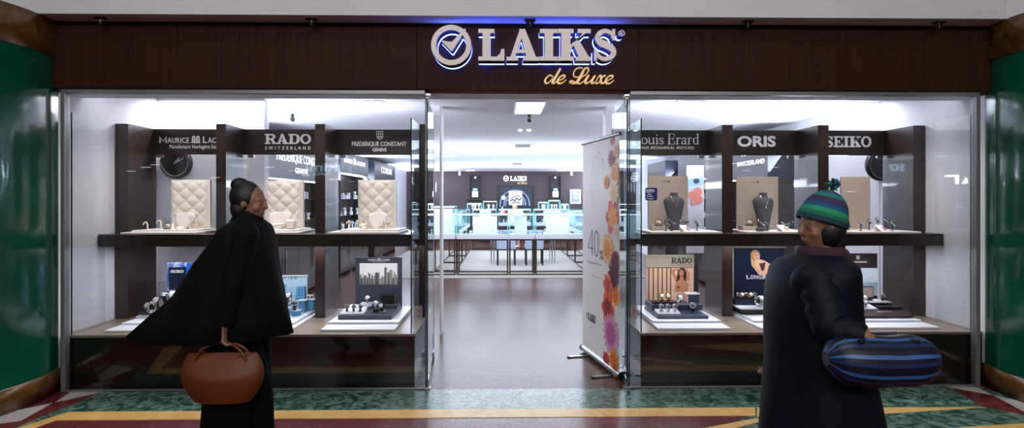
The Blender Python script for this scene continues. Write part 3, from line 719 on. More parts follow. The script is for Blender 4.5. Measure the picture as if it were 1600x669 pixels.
P(t, 'ledge', MB().box(X(1157, .60), X(1224, .60), .60, .90, .5455, .558), M_tray, True, .002)
P(t, 'step', MB().box(X(1149, .76), X(1222, .76), .76, .90, .5585, .615), M_navyprint, True, .002)
for i in range(5):
    watch('gold' if i % 2 else 'black', 1152+6.6*i, .80, .6155, ('first', 'second', 'third', 'fourth', 'fifth')[i] + ' from the left in the row of watches below the LONGINES portrait', 'row of watches below the blond portrait', .95)
watch('steel', 1186, .66, .5585, 'large steel watch in front of the row of watches below the LONGINES portrait', sc=1.7, rz=.3)

# R3 : FREDERIQUE CONSTANT display
Y = 1.0
t = backdrop('advertising_panel', 1300, 1371, 397, Y, T3, M_dkbrown, 'dark brown FREDERIQUE CONSTANT panel with a photo of a walker by the sea')
mb = MB(); crest(mb, 1337.5, 1343, 399.5, 405.5, Y); ptext(mb, 'FREDERIQUE CONSTANT', 1312, 1355, 408, 411.5, Y, .001, bold=.02); ptext(mb, 'GENEVE', 1326, 1338, 413.2, 415.4, Y, .001, bold=.02); P(t, 'panel_lettering', mb, M_sign, True)
art(t, 'seaside_picture', Y, [(0, pol([(1302, 419), (1371, 419), (1371, 462), (1302, 462)], Y)), (1, pol([(1302, 443), (1371, 441), (1371, 462), (1302, 462)], Y, .0006, .002)),
    (2, blob(1320.3, 428.8, 1.3, 1.6, Y, .001, .003)), (2, pol([(1318, 431), (1322.5, 431), (1324.3, 439), (1323, 440), (1323.4, 448), (1321.5, 448), (1320.5, 441), (1319, 448), (1317.3, 448), (1318, 438), (1316.3, 440)], Y, .001, .003))],
    [M_sky, mat('pale_sea_print', '#93aac6', .5, col2='#c3d2e4', scale=3, stretch=(1,1,6)), M_navyprint])
t = T('watch_platform', 'dark brown stepped watch platform with small lettering before the seaside photo', 'display stand', (X(1380, .7), .7, T3))
P(t, 'base', MB().prism([at(1331, 493.5, .42)*1 - V((0,0,0)), at(1427, 493.5, .42), V((X(1419,.62), .62, .538)), V((X(1326,.62), .62, .538))], (0, 0, -.018)).box(X(1326, .62), X(1419, .62), .62, .97, T3, .538), M_dkbrown, True)
P(t, 'step', MB().box(X(1352, .80), X(1392, .80), .78, .97, .5385, .575), M_black, True, .002)
P(t, 'step_top', MB().box(X(1352, .80), X(1392, .80), .78, .97, .5752, .580), M_tray, True)
mb = MB(); ptext(mb, 'FREDERIQUE CONSTANT', 1370, 1395, 486, 488.4, .517, .001, bold=.02); P(t, 'platform_lettering', mb, M_sign, True)
ramp(1322, 1372, .635, .5385, 'sloping white cushion with three metal-strap watches before the seaside photo')
for px, w in ((1331, 'left'), (1341, 'middle'), (1351, 'right')):
    watch('steel', px, .69, .549, '%s of the three steel watches on the cushion before the seaside photo' % w, 'three steel watches before the seaside photo', 1.15, -.3)
watch('steel', 1347, .80, .560, 'steel watch with a dark stand at the left foot of the open watch box', sc=1.4, rz=.3)
bl = block(1312, 1332, .5385, .05, .78, .08, M_black, 'black block carrying two white-faced watches left of the open watch box')
watch('leather', 1313.5, .79, .589, 'lower left white-faced watch on the black block before the walker photo', sc=1.5, rz=.4)
watch('leather', 1327.5, .835, .589, 'upper right white-faced watch on the black block before the walker photo', sc=1.7, rz=.4)
t = T('watch_box', 'open square watch box with a beige lining', 'watch box', (X(1358, .88), .88, .5805))
b0, b1 = X(1346, .86), X(1374, .86)
P(t, 'box_body', MB().box(b0, b1, .86, .955, .5805, .592), M_dkbrown, True, .002)
lid = MB(); lid.box(b0, b1, .948, .962, .592, .712); P(t, 'lid', lid, M_dkbrown, True, .002)
P(t, 'lining', MB().box(b0+.012, b1-.012, .940, .9478, .602, .702), M_beige, True)
ramp(1368, 1384, .80, .5805, 'tiny white wedge cushion at the right of the open watch box', dep=.05, h=.02)
watch('black', 1379, .815, .588, 'dark watch on the tiny white wedge right of the open watch box', sc=1.1, rz=-.5)
one('jewellery_case', MB().box(X(1374, .64), X(1411, .64), .64, .73, .5385, .560), M_black, 'flat black case on the right of the brown watch platform', 'case', None, .003)

# L1 : SEIKO display
Y = .95
t = backdrop('advertising_panel', 261, 345, 409, Y, T3, M_foam, 'blue panel with white sea foam and a dark SEIKO plate')
art(t, 'name_plate', Y, [(0, pol([(264.5, 417.5), (291, 417.5), (291, 452), (264.5, 452)], Y, .006))], [M_navyprint])
mb = MB(); slabword(mb, 'SEIKO', rect(266.5, 287, 422, 426.3, Y-.0065, .001)); P(t, 'panel_lettering', mb, M_sign, True)
tray(212, 300, .56, .94, T3, .514, 'small top white tray before the blue sea-foam panel', group=None)
t = T('watch_platform', 'dark slate riser block before the blue sea-foam panel', 'display stand', (X(268, .8), .8, .5145))
P(t, 'riser', MB().box(X(255, .76), X(330, .76), .76, .93, .5145, .575), M_black, True, .003)
P(t, 'front_step', MB().box(X(243, .66), X(262, .66), .66, .755, .5145, .545), M_black, True, .003)
block(216, 242, .5145, .02, .60, .06, M_graphite, 'low grey block at the left front before the blue sea-foam panel')
watch('steel', 236, .61, .535, 'small steel watch at the left front before the blue sea-foam panel', sc=1.5, rz=-.6)
watch('leather', 251, .705, .546, 'pale-faced steel watch standing on the dark front step before the sea-foam panel', sc=1.9, rz=-.4)
watch('gold', 256, .60, .5145, 'two-tone watch low in front of the dark riser before the sea-foam panel', sc=1.6, rz=.4)
watch('steel', 263, .86, .576, 'rear steel watch under the SEIKO plate', sc=1.8, rz=-.4)
watch('steel', 271, .79, .576, 'front steel watch with a large bracelet under the SEIKO plate', sc=2.1, rz=.4)
watch('black', 294, .83, .576, 'dark-dialled watch right of the SEIKO plate', sc=2.0, rz=.2)

# L2 : pale blue display
Y = .98
t = backdrop('advertising_panel', 409, 480, 430.5, Y, T3, mat('pale_blue_print', '#cfe3f2', .5, col2='#a9cde6', scale=2), 'pale blue panel with spaced dark capitals and blue box shapes')
P(t, 'panel_top', sbox(408.5, 480.5, Z(431, Y), Z(429.6, Y), Y-.01, .032), M_tray, True)
mb = MB()
for i, c in enumerate('LEUCHTEN'):
    text_on(mb, c, rect(421+5.6*i, 421+5.6*i+3.1, 433, 436.2, Y, .0015), bold=.01)
P(t, 'panel_lettering', mb, M_ink, True)
art(t, 'picture', Y, [(0, blob(441, 446, 7, 4, Y, .001)), (0, pol([(434, 447), (440, 462), (452, 458), (448, 446)], Y, .001)), (1, pol([(447, 447), (462, 450), (455, 462), (445, 462)], Y, .001, .001)),
    (0, pol([(463, 448), (476, 447), (476, 475), (460, 475)], Y, .001, .001)), (2, pol([(476, 447), (478.5, 449), (478.5, 472), (476, 475)], Y, .001, .001))] +
    [(2, pol([(x, y), (x+1.8, y), (x+1.8, y+1.8), (x, y+1.8)], Y, .0006, .002)) for x in (467, 471) for y in (452, 456, 460)], [M_ltblue, M_ltblue2, M_navy])
for i, (p0, p1, h, Yb, mt, w) in enumerate(((479, 489.5, .105, .88, M_ltblue, 'tall blue riser at the right end of the blue block display'),
        (466, 476, .11, .80, M_ltblue, 'blue riser second from the right in the blue block display'), (445, 458, .085, .80, M_ltblue2, 'pale blue riser behind the rings in the blue block display'),
        (455, 466, .045, .62, M_ltblue, 'low blue riser at the front of the blue block display'), (440, 451, .06, .66, M_ltblue2, 'low pale blue riser at the left front of the blue block display'))):
    t = T('display_riser', w, 'display block', (X((p0+p1)/2, Yb+.04), Yb+.04, T3))
    P(t, 'riser_body', sbox(p0, p1, T3, T3+h, Yb, .08), mt, True, .002)
    P(t, 'riser_top', sbox(p0-1, p1+1, T3+h+.0002, T3+h+.007, Yb-.006, .092), M_tray, True, .001)
watch('black', 460.5, .655, T3+.0525, 'dark watch on the low front riser of the blue block display', sc=1.5, rz=.2)
watch('steel', 452, .84, T3+.0925, 'steel watch on the pale riser of the blue block display', sc=1.5)
watch('black', 446, .70, T3+.0675, 'dark watch on the left front riser of the blue block display', sc=1.4)
t = T('t_bar_stand', 'small white T-bar jewellery stand on the right-hand blue riser', 'jewellery stand', (X(484, .92), .92, T3+.1125))
P(t, 'post', MB().cyl((X(484, .92), .92, T3+.1125), (X(484, .92), .92, T3+.145), .005, 10), M_tray, True)
P(t, 'crossbar', MB().cyl((X(480, .92), .92, T3+.148), (X(490, .92), .92, T3+.148), .006, 10), M_tray, True)

# --- upper level
def shelfboard(px0, px1, lab, mt=M_creamb):
    t = T('shelf_board', lab, 'display board', (X((px0+px1)/2, .52), .8, SH1))
    P(t, 'board', MB().box(X(px0, .52), X(px1, .52), .52, 1.09, SH1+.0005, SH1+.018), mt, True, .002)
    return t
L_lab = ['white stepped board under the left-hand tufted backdrop', 'white stepped board under the middle tufted backdrop', 'white stepped board under the right-hand tufted backdrop']
ZB = SH1+.0185; ZT = ZB+.0155
for i, (a, b) in enumerate(((188, 303), (345, 462), (512, 623.5))):
    t = shelfboard(a, b, L_lab[i]); P(t, 'upper_board', MB().box(X(a+18, .62), X(b-1, .62), .62, 1.08, ZB, ZT-.0005), M_creamb, True, .002)
for i, (a, b) in enumerate(((1017, 1129), (1170, 1281), (1335, 1440))):
    shelfboard(a, b, 'pale grey board on the upper shelf ' + ('nearest the entrance on the right side', 'in the middle bay of the right window', 'in the far right bay')[i], M_creamb)

def tufted(px0, px1, pyt, lab):
    Y = 1.0; x0, x1 = X(px0, Y), X(px1, Y); z0, z1 = ZT, Z(pyt, Y)
    t = T('tufted_backdrop', lab, 'backdrop', ((x0+x1)/2, Y+.02, z0), 0, 'tufted backdrops')
    P(t, 'backing', MB().box(x0-.004, x1+.028, Y+.012, Y+.05, z0, z1+.004), M_cream, True, .004)
    nx, nz = 44, 60; vs = []; 
    for j in range(nz+1):
        for i in range(nx+1):
            u, v = i/nx, j/nz; a = (u*2.5+v*3.5); b = (u*2.5-v*3.5)
            h = .014*(abs(sin(PI*a))*abs(sin(PI*b)))**.45
            e = min(u, 1-u, v, 1-v); h *= min(1, e*14); vs.append(V((x0+(x1-x0)*u, Y+.010-h, z0+(z1-z0)*v)))
    m = MB(); m.add(vs, [(j*(nx+1)+i, j*(nx+1)+i+1, (j+1)*(nx+1)+i+1, (j+1)*(nx+1)+i) for j in range(nz) for i in range(nx)], True)
    P(t, 'tufted_cushion', m, M_cream, True)
    m = MB()
    for i in range(0, 6):
        for j in range(0, 8):
            for du, dv in ((0, 0), (.2, 1/7)):
                u, v = i*.4+du, j*2/7+dv
                if .04 < u < .96 and .03 < v < .97: m.ell((x0+(x1-x0)*u, Y+.006, z0+(z1-z0)*v), (.006, .004, .006), 8, 6)
    o = P(t, 'button', m, M_creamb, True); o['kind'] = 'stuff'
tufted(267, 323, 282, 'cream tufted backdrop standing in the left-hand bay under the MAURICE header')
tufted(414.5, 469, 283, 'cream tufted backdrop standing in the bay under the RADO header')
tufted(559.5, 614.5, 282, 'cream tufted backdrop standing under the FREDERIQUE CONSTANT header')
def teardrop(px, Yc, z, w, h, lab, tilt=.35, rz=0):
    t = T('necklace_stand', lab, 'necklace stand', (X(px, Yc), Yc, z), rz)
    m = MB(); rings = []
    for k in range(11):
        v = k/10; ww = w/2*(.18+1.02*math.sin(PI*min(1, (v*.62+.06)))**1.1) * (1 if v < .85 else math.sqrt(max(.05, 1-((v-.85)/.16)**2)))
        rings.append([V((ww*cos(2*PI*j/16)+.35*(v-.5)*w*.4, .010*sin(2*PI*j/16)*(1 if v > 0 else .6)+h*v*math.tan(tilt)*.4-.02, h*v)) for j in range(16)])
    m.loft(rings); P(t, 'neck_form', m, M_creamb)
    P(t, 'easel_leg', MB().prism([V((-.012, -.01, 0)), V((-.012, .05, 0)), V((-.012, .03, h*.6))], (.024, 0, 0)), M_creamb)
    n = MB(); n.ell((.0, -.028+h*.1, h*.55), (.006, .004, .006), 8, 6); P(t, 'pendant', n, M_goldw)
    return t
teardrop(289, .86, ZT, .17, .165, 'cream oval necklace form before the left-hand tufted backdrop')
teardrop(437, .86, ZT, .19, .17, 'cream oval necklace form before the middle tufted backdrop')
teardrop(590, .86, ZT, .16, .165, 'cream oval necklace form before the right-hand tufted backdrop')
def cloche(px, Yc, z, r, h, lab, base=M_wood, grp='glass cloches with flowers'):
    t = T('glass_cloche', lab, 'glass dome', (X(px, Yc), Yc, z), 0, grp)
    P(t, 'base', MB().lathe([(r*1.15, 0), (r*1.2, .004), (r*1.15, .010), (0, .010)], seg=24), base)
    P(t, 'dome', MB().lathe([(r, .0105)]+[(r, .0105+(h-r)*k/4) for k in range(1, 5)]+[(r*cos(a), h-r+r*sin(a)) for a in (.3, .6, .9, 1.2, 1.45)]+[(.004, h+.003), (.007, h+.010), (0, h+.015)], seg=24, cap=False), M_pane)
    f = MB()
    for k in range(7): a = k*2*PI/7; f.ell((r*.42*cos(a), r*.42*sin(a), .03+.008*(k % 2)), (r*.34, r*.34, .012), 8, 6)
    f.ell((0, 0, .036), (r*.3, r*.3, .016), 8, 6); P(t, 'flower', f, M_petal)
    P(t, 'inner_post', MB().cyl((0, 0, .02), (0, 0, h*.62), .002, 6).cyl((-r*.6, 0, h*.62), (r*.6, 0, h*.62), .003, 6), M_goldw)
    return t
cloche(262, .80, ZT, .032, .12, 'small glass dome left of the cream necklace form in the left-hand bay')
cloche(411.5, .78, ZT, .036, .13, 'small glass dome at the left of the middle tufted backdrop')
def crook(px, Yc, z, lab, h=.085, rz=0):
    t = T('bracelet_stand', lab, 'jewellery stand', (X(px, Yc), Yc, z), rz, 'two curved bracelet stands')
    m = MB(); path = [(0.012, 0, 0), (.010, 0, h*.5), (.008, 0, h*.8), (-.006, 0, h), (-.024, 0, h*.92), (-.032, 0, h*.68)]
    m.tube(catmull(path, 4), .0085, 10, squash=.7); P(t, 'hook_form', m, M_creamb)
    P(t, 'foot', MB().lathe([(.016, 0), (.016, .005), (0, .006)], (.012, 0, 0), 16), M_creamb)
crook(229, .74, ZB, 'left of the two small white hooked bracelet stands under the MAURICE header')
crook(250, .76, ZT, 'right of the two small white hooked bracelet stands under the MAURICE header')
def frame_stand(px, Yc, z, w, h, lab):
    t = T('earring_stand', lab, 'jewellery stand', (X(px, Yc), Yc, z), .2)
    m = MB().box(-w/2, w/2, 0, .01, 0, .012).box(-w/2, w/2, 0, .01, h-.008, h).box(-w/2, -w/2+.009, 0, .01, 0, h).box(w/2-.009, w/2, 0, .01, 0, h)
    P(t, 'frame', m, M_creamb); P(t, 'hanging_earrings', MB().ell((0, .005, h*.5), (.004, .003, .014), 8, 6), M_goldw)
    P(t, 'hanging_bar', MB().cyl((-w/2+.008, .005, h*.75), (w/2-.008, .005, h*.75), .0025, 6), M_creamb)
frame_stand(302, .78, ZT, .075, .125, 'narrow white open frame stand right of the necklace form in the left-hand bay')
one('ring_block', MB().lathe([(.032, 0), (.030, .03), (.0, .032)], (X(281, .66), .66, ZT), 20), M_creamb, 'low round cream ring holder in front of the left-hand necklace form', 'jewellery stand')
one('ring_cone', MB().lathe([(.022, 0), (.006, .06), (0, .065)], (X(270, .68), .68, ZT), 20), M_creamb, 'small cream ring cone in front of the left-hand cloche', 'jewellery stand')
one('jewellery_block', sbox(446, 458.5, ZT+.0003, ZT+.095, .72, .08), M_cream, 'upright rounded cream block before the middle tufted backdrop', 'jewellery stand', None, .018)
m = MB().tube(catmull([at(408, 352, .66), at(417, 349.5, .68), at(430, 347, .70), at(443, 346, .72)], 4), .015, 12); mn = min(v.z for v in m.v); m.xf(Matrix.Translation((0, 0, ZT+.0004-mn)))
one('bracelet_roll', m, M_cream, 'long cream bracelet roll lying before the middle tufted backdrop', 'jewellery stand')
frame_stand(411.5, .70, ZT, .05, .05, 'little cream lattice stand below the middle glass dome')
def ringtree(px, Yc, z, lab, h=.09, mt=M_creamb, jm=M_goldw, grp=None):
    t = T('jewellery_tree', lab, 'jewellery stand', (X(px, Yc), Yc, z), 0, grp)
    P(t, 'post', MB().lathe([(.02, 0), (.02, .004), (.005, .007), (.005, h), (0, h+.003)], seg=14), mt)
    m = MB()
    for k in range(3): a = k*2.1; m.cyl((-.024*cos(a), -.024*sin(a), h*.75+.006*k), (.024*cos(a), .024*sin(a), h*.75+.006*k), .004, 8)
    P(t, 'arms', m, mt)
    m = MB()
    for k in range(5): a = k*1.3; m.ell((.022*cos(a), .022*sin(a)-.003, h*.62+.008*(k % 3)), (.006, .006, .010), 8, 6)
    P(t, 'hanging_jewellery', m, jm); return t
ringtree(545, .70, ZT, 'cream jewellery stand at the left front before the right-hand tufted backdrop')
ringtree(566, .82, ZT, 'cream jewellery tree left of the right-hand necklace form', .11)
ringtree(603, .76, ZT, 'cream jewellery tree right of the right-hand necklace form', .085)
one('ring_block', MB().lathe([(.026, 0), (.024, .03), (.0, .032)], (X(569, .70), .70, ZT), 20), M_creamb, 'low round cream ring holder in front of the right-hand jewellery tree', 'jewellery stand')
one('flower_head', MB().ell((X(566, .76), .76, ZT+.03), (.035, .03, .026), 12, 8), M_petal, 'pale flower ornament lying beside the right-hand cream jewellery tree', 'ornament')

# right side : taupe boards with charcoal busts
def beige(px0, px1, pyt, lab, Y=.98):
    t = T('display_backboard', lab, 'backdrop', ((X(px0, Y)+X(px1, Y))/2, Y, ZB)); P(t, 'board', sbox(px0, px1, ZB, Z(pyt, Y), Y, .018), M_beige, True, .002)
    f = MB(); xm = (px0+px1)/2
    f.prism([at(xm-2, pyt+9.5, Y), at(xm+1, pyt+6.5, Y), at(xm+3, pyt+9.5, Y)], (0, -.001, 0)); f.prism([at(xm-10, pyt+8.3, Y), at(xm-2.5, pyt+8.3, Y), at(xm-2.5, pyt+9, Y), at(xm-10, pyt+9, Y)], (0, -.001, 0))
    P(t, 'emblem', f, M_chargrey, True); return t
beige(1013, 1075, 275, 'taupe backboard behind the charcoal bust nearest the entrance')
beige(1151, 1216, 276, 'taupe backboard behind the charcoal bust under the ORIS header')
Y = .98; t = T('display_backboard', 'dark grey backboard behind the black jewellery stands under the SEIKO header', 'backdrop', (X(1338, Y), Y, ZB)); P(t, 'board', sbox(1314, 1360, ZB, Z(276, Y), Y, .018), M_beige, True, .002)
def bust(px, Yc, z, s, lab, jm=M_goldw):
    t = T('necklace_bust', lab, 'necklace bust', (X(px, Yc), Yc, z), 0)
    prof = [(0, .050, .035, 0), (.04, .058, .038, 0), (.12, .078, .042, 0), (.18, .098, .045, .004), (.225, .108, .046, .010), (.245, .096, .042, .014), (.256, .066, .036, .016), (.264, .042, .033, .016), (.280, .038, .032, .012), (.292, .040, .033, .010), (.295, .030, .022, .010)]
    m = MB(); m.loft([[V((a*cos(2*PI*j/24), b*sin(2*PI*j/24)+c, h*1.3))*s for j in range(24)] for h, a, b, c in prof]); P(t, 'bust_form', m, M_chargrey)
    n = MB(); n.tube([V((p.x, p.y, p.z*1.3))*s for p in catmull([(-.038, -.018, .268), (-.040, -.034, .248), (-.018, -.048, .215), (0, -.049, .185), (.018, -.048, .215), (.040, -.034, .248), (.038, -.018, .268)], 5)], .0022, 6)
    k = P(t, 'necklace', n, jm); P(k, 'pendant', MB().ell(V((0, -.052, .176*1.3))*s, .007, 8, 6), jm)
bust(1053.5, .84, ZB, .98, 'charcoal necklace bust with a gold chain nearest the entrance')
bust(1193, .84, ZB, .98, 'charcoal necklace bust with a silver chain under the ORIS header', M_steelw)
for px, w in ((1029, 'nearest the entrance'), (1171, 'under the ORIS header')):
    one('display_block', sbox(px-10, px+13, ZB, ZB+.042, .74, .12), M_beige, 'taupe block under the glass dome ' + w, 'display block', None, .002)
    cloche(px, .80, ZB+.0425, .034, .125, 'glass dome with a cream flower on a taupe block ' + w, M_black)
def tpost(px, Yc, z, h, lab, w=.08):
    t = T('earring_stand', lab, 'jewellery stand', (X(px, Yc), Yc, z), .3, 'black jewellery stands on the right-hand upper shelf')
    P(t, 'stem', MB().box(-.012, .012, -.010, .010, 0, .005).cyl((0, 0, .005), (0, 0, h), .004, 8), M_black)
    m = MB()
    s = len(m.v); m.box(-w/2, w/2, -.006, .006, -.009, .009); m.xf(Matrix.Translation((0, 0, h*.8)) @ Matrix.Rotation(.7, 4, 'Y'), s)
    P(t, 'crossbar', m, M_black); m = MB()
    for q in (-.4, -.1, .2, .45): m.ell((w*q*.9, -.008, h*.8-w*q*.6), .0085, 8, 6)
    P(t, 'earrings', m, M_steelw)
for px, Yc, h, w in ((1040.5, .66, .10, 'left front of the entrance-side charcoal bust'), (1049, .66, .115, 'directly before the entrance-side charcoal bust'), (1066, .66, .10, 'right of the entrance-side charcoal bust'),
                     (1089, .78, .085, 'alone at the right end of the entrance-side board'), (1188, .64, .10, 'left front of the ORIS charcoal bust'), (1199, .62, .085, 'right front of the ORIS charcoal bust')):
    tpost(px, Yc, ZB, h, 'black earring stand with bright studs ' + w)
one('ring_cylinder', MB().cyl((X(1071, .72)-.03, .72, ZB+.085), (X(1071, .72)+.03, .72, ZB+.085), .012, 14).box(X(1071,.72)-.006, X(1071,.72)+.006, .715, .725, ZB, ZB+.08), M_chargrey, 'charcoal bracelet T-bar right of the entrance-side bust', 'jewellery stand')
one('bracelet_roll', MB().cyl((X(1190, .58)-.05, .58, ZB+.018), (X(1190, .58)+.03, .58, ZB+.018), .0175, 14), M_chargrey, 'charcoal bracelet roll lying before the ORIS bust', 'jewellery stand')
for px, Yc, h, w in ((1326, .80, .07, 'first from the left under the SEIKO header'), (1345, .66, .09, 'second from the left under the SEIKO header'), (1358, .80, .11, 'third from the left under the SEIKO header'),
                     (1371, .68, .13, 'tallest, below the wall clock under the SEIKO header'), (1383, .72, .12, 'fifth from the left under the SEIKO header'), (1394, .70, .08, 'last on the right under the SEIKO header')):
    tpost(px, Yc, ZB, h, 'black earring stand, ' + w, .06)
def brochure(px, lab):
    t = T('brochure', lab, 'brochure', (X(px, .60), .60, ZB)); x0, x1 = X(px-5.5, .58), X(px+5.5, .58)
    a = MB().prism([V((x0-.01, .60, ZB+.06)), V((x1-.01, .60, ZB+.06)), V((x1+.02, .535, ZB)), V((x0+.02, .535, ZB))], (0, .003, .001)); P(t, 'cover', a, M_tray, True)
    n = MB().prism([V((x1-.022, .583, ZB+.045)), V((x1-.01, .583, ZB+.045)), V((x1+.012, .547, ZB+.012)), V((x1-.012, .547, ZB+.012))], (0, -.001, -.0005)); P(t, 'printed_flowers', n, M_red, True)
    P(t, 'prop', MB().box(x0, x1, .60, .612, ZB, ZB+.055), M_creamb, True)
brochure(1069, 'white brochure with red flowers leaning on the board nearest the entrance')
brochure(1222, 'white brochure with red flowers leaning on the board under the ORIS header')
brochure(1375, 'white brochure with red flowers leaning on the board under the SEIKO header')
t = T('green_plant', 'small trailing green plant with white flowers right of the ORIS bust', 'plant', (X(1228, .80), .80, ZB))
P(t, 'pot', MB().lathe([(.022, 0), (.028, .035), (.0, .034)], seg=16), M_creamb)
m = MB(); random.seed(5)
for k in range(26):
    a = random.uniform(0, 6.28); r = random.uniform(.03, .085); z1 = random.uniform(.03, .085)
    e = V((r*cos(a), r*sin(a)*.6, z1)); c = V((0, 0, .035)); d = (e-c); n = V((-d.y, d.x, 0)).normalized()*.008 if d.xy.length > .001 else V((.008, 0, 0))
    m.quad(c+V((0,0,.002)), c+d*.55+n+V((0, 0, .012)), e, c+d*.55-n+V((0, 0, .012)))
P(t, 'leaves', m, M_leaf); m = MB()
for k in range(7): m.ell((random.uniform(-.06, .06), random.uniform(-.05, 0), random.uniform(.05, .085)), .006, 8, 6)
P(t, 'flowers', m, M_tray)

# dial clocks hanging on the white stub walls
def clock(px, py, Yw, rpx, lab):
    c = at(px, py, Yw); r = (at(px+rpx, py, Yw)-c).length
    t = T('wall_clock', lab, 'clock', (c.x, Yw, c.z-r)); M = Matrix.Translation(V((0, 0, r))) @ Matrix.Rotation(PI/2, 4, 'X')
    P(t, 'bezel', MB().lathe([(r*.78, .0), (r, .0), (r*1.0, .035), (r*.92, .055), (r*.80, .055), (r*.78, .045)], seg=48).xf(M), M_black)
    P(t, 'dial', MB().lathe([(0, .001), (r*.79, .001), (r*.79, .040), (0, .040)], seg=48).xf(M), M_dialb)
    m = MB()
    for k in range(12):
        s = len(m.v); m.box(-r*.022, r*.022, r*.50, r*.70, .0402, .043); m.xf(Matrix.Rotation(k*PI/6, 4, 'Z'), s)
    for k in range(60):
        s = len(m.v); m.box(-r*.008, r*.008, r*.83, r*.88, .0553, .0565); m.xf(Matrix.Rotation(k*PI/30, 4, 'Z'), s)
    m.xf(M); P(t, 'hour_marks', m, M_dialw)
    for nm, a, l, w in (('hour_hand', 40, .42, .05), ('minute_hand', 62, .62, .035)):
        m = MB().prism([V((-w*r, -.08*r, .044)), V((w*r, -.08*r, .044)), V((w*r*.5, l*r, .044)), V((-w*r*.5, l*r, .044))], (0, 0, .003)); m.xf(Matrix.Rotation(-math.radians(a), 4, 'Z')); m.xf(M); P(t, nm, m, M_dialw)
    P(t, 'emblem', MB().box(-r*.12, r*.12, r*.26, r*.30, .0402, .0415).xf(M), M_dialw)
clock(277, 255, 1.40, 24.5, 'big black round wall clock under the MAURICE header')
clock(1376, 258, 1.40, 25, 'big black round wall clock under the SEIKO header')

# stickers on glass
t = T('sticker', 'square dark blue Tax Free sticker on the glass nearest the entrance', 'sticker', at(1016, 313, .02))
Y = .008; f = MB(); a = at(1007.5, 313.3, Y); b = at(1026.3, 293.5, Y)
def rr(x0, x1, z0, z1, r, Y, d=.001):
    pts = [(x1-r+r*cos(q), z1-r+r*sin(q)) for q in [PI/2*i/4 for i in range(5)]] + [(x0+r+r*cos(q), z1-r+r*sin(q)) for q in [PI/2+PI/2*i/4 for i in range(5)]] + \
          [(x0+r+r*cos(q), z0+r+r*sin(q)) for q in [PI+PI/2*i/4 for i in range(5)]] + [(x1-r+r*cos(q), z0+r+r*sin(q)) for q in [1.5*PI+PI/2*i/4 for i in range(5)]]
    return MB().prism([V((x, Y, z)) for x, z in pts], (0, -d, 0))
Y = -.0056
t.location = V(((a.x+b.x)/2, Y, a.z))
P(t, 'sticker_face', rr(a.x, b.x, a.z, b.z, .015, Y), mat('deep_blue_vinyl', '#101a72', .4), True)
o0, o1 = at(1009.5, 300.5, Y), at(1022.5, 296, Y)
P(t, 'oval', rr(o0.x, o1.x, o0.z, o1.z, .011, Y-.0012), M_tray, True)
f = MB(); ptext(f, 'Global', 1011, 1021, 297, 299.8, Y-.0024, .0006, bold=.02); P(t, 'oval_lettering', f, mat('deep_blue_print', '#101a72', .4), True)
f = MB(); ptext(f, 'Tax', 1011, 1018, 301.5, 304.5, Y-.0012, .0006, bold=.02); ptext(f, 'Free', 1011, 1020, 305, 308, Y-.0012, .0006, bold=.02); ptext(f, 'Shopping', 1010, 1022, 309.3, 311.8, Y-.0012, .0006, bold=.02); P(t, 'sticker_lettering', f, M_tray, True)
M_film = glass('frosted_sticker_film', '#f6f6f8', .25, .4, 1.5)
for px, w in ((654, 'left'), (990.5, 'right')):
    Y = .062 if False else -.0056; dx = 0
    a = at(px-6 if px < 800 else px-4.6, 499, Y); b = at(px+6, 478.5, Y)
    if px < 800: b.x = min(b.x, DL-.02)
    t = T('warning_sticker', 'small pale sticker with a red warning triangle on the glass %s of the entrance' % w, 'sticker', ((a.x+b.x)/2, Y, a.z))
    P(t, 'film', MB().box(a.x, b.x, Y-.0008, Y, a.z, b.z), M_tray if False else M_film, True)
    r = (b.x-a.x)*.40; cx, cz = (a.x+b.x)/2, (a.z+b.z)/2+.015
    f = MB(); ribbon(f, [(0, r), (-r*.95, -r*.7), (r*.95, -r*.7)], .006, lambda u, v, d: V((cx+u, Y-.001-.0006*d, cz+v)), closed=True, smooth=False); P(t, 'triangle', f, M_red, True)
    f = MB(); f.prism([V((cx-.008, Y-.001, cz-.012)), V((cx+.006, Y-.001, cz+.008)), V((cx+.010, Y-.001, cz+.004)), V((cx-.003, Y-.001, cz-.013))], (0, -.0006, 0)); P(t, 'symbol', f, M_ink, True)
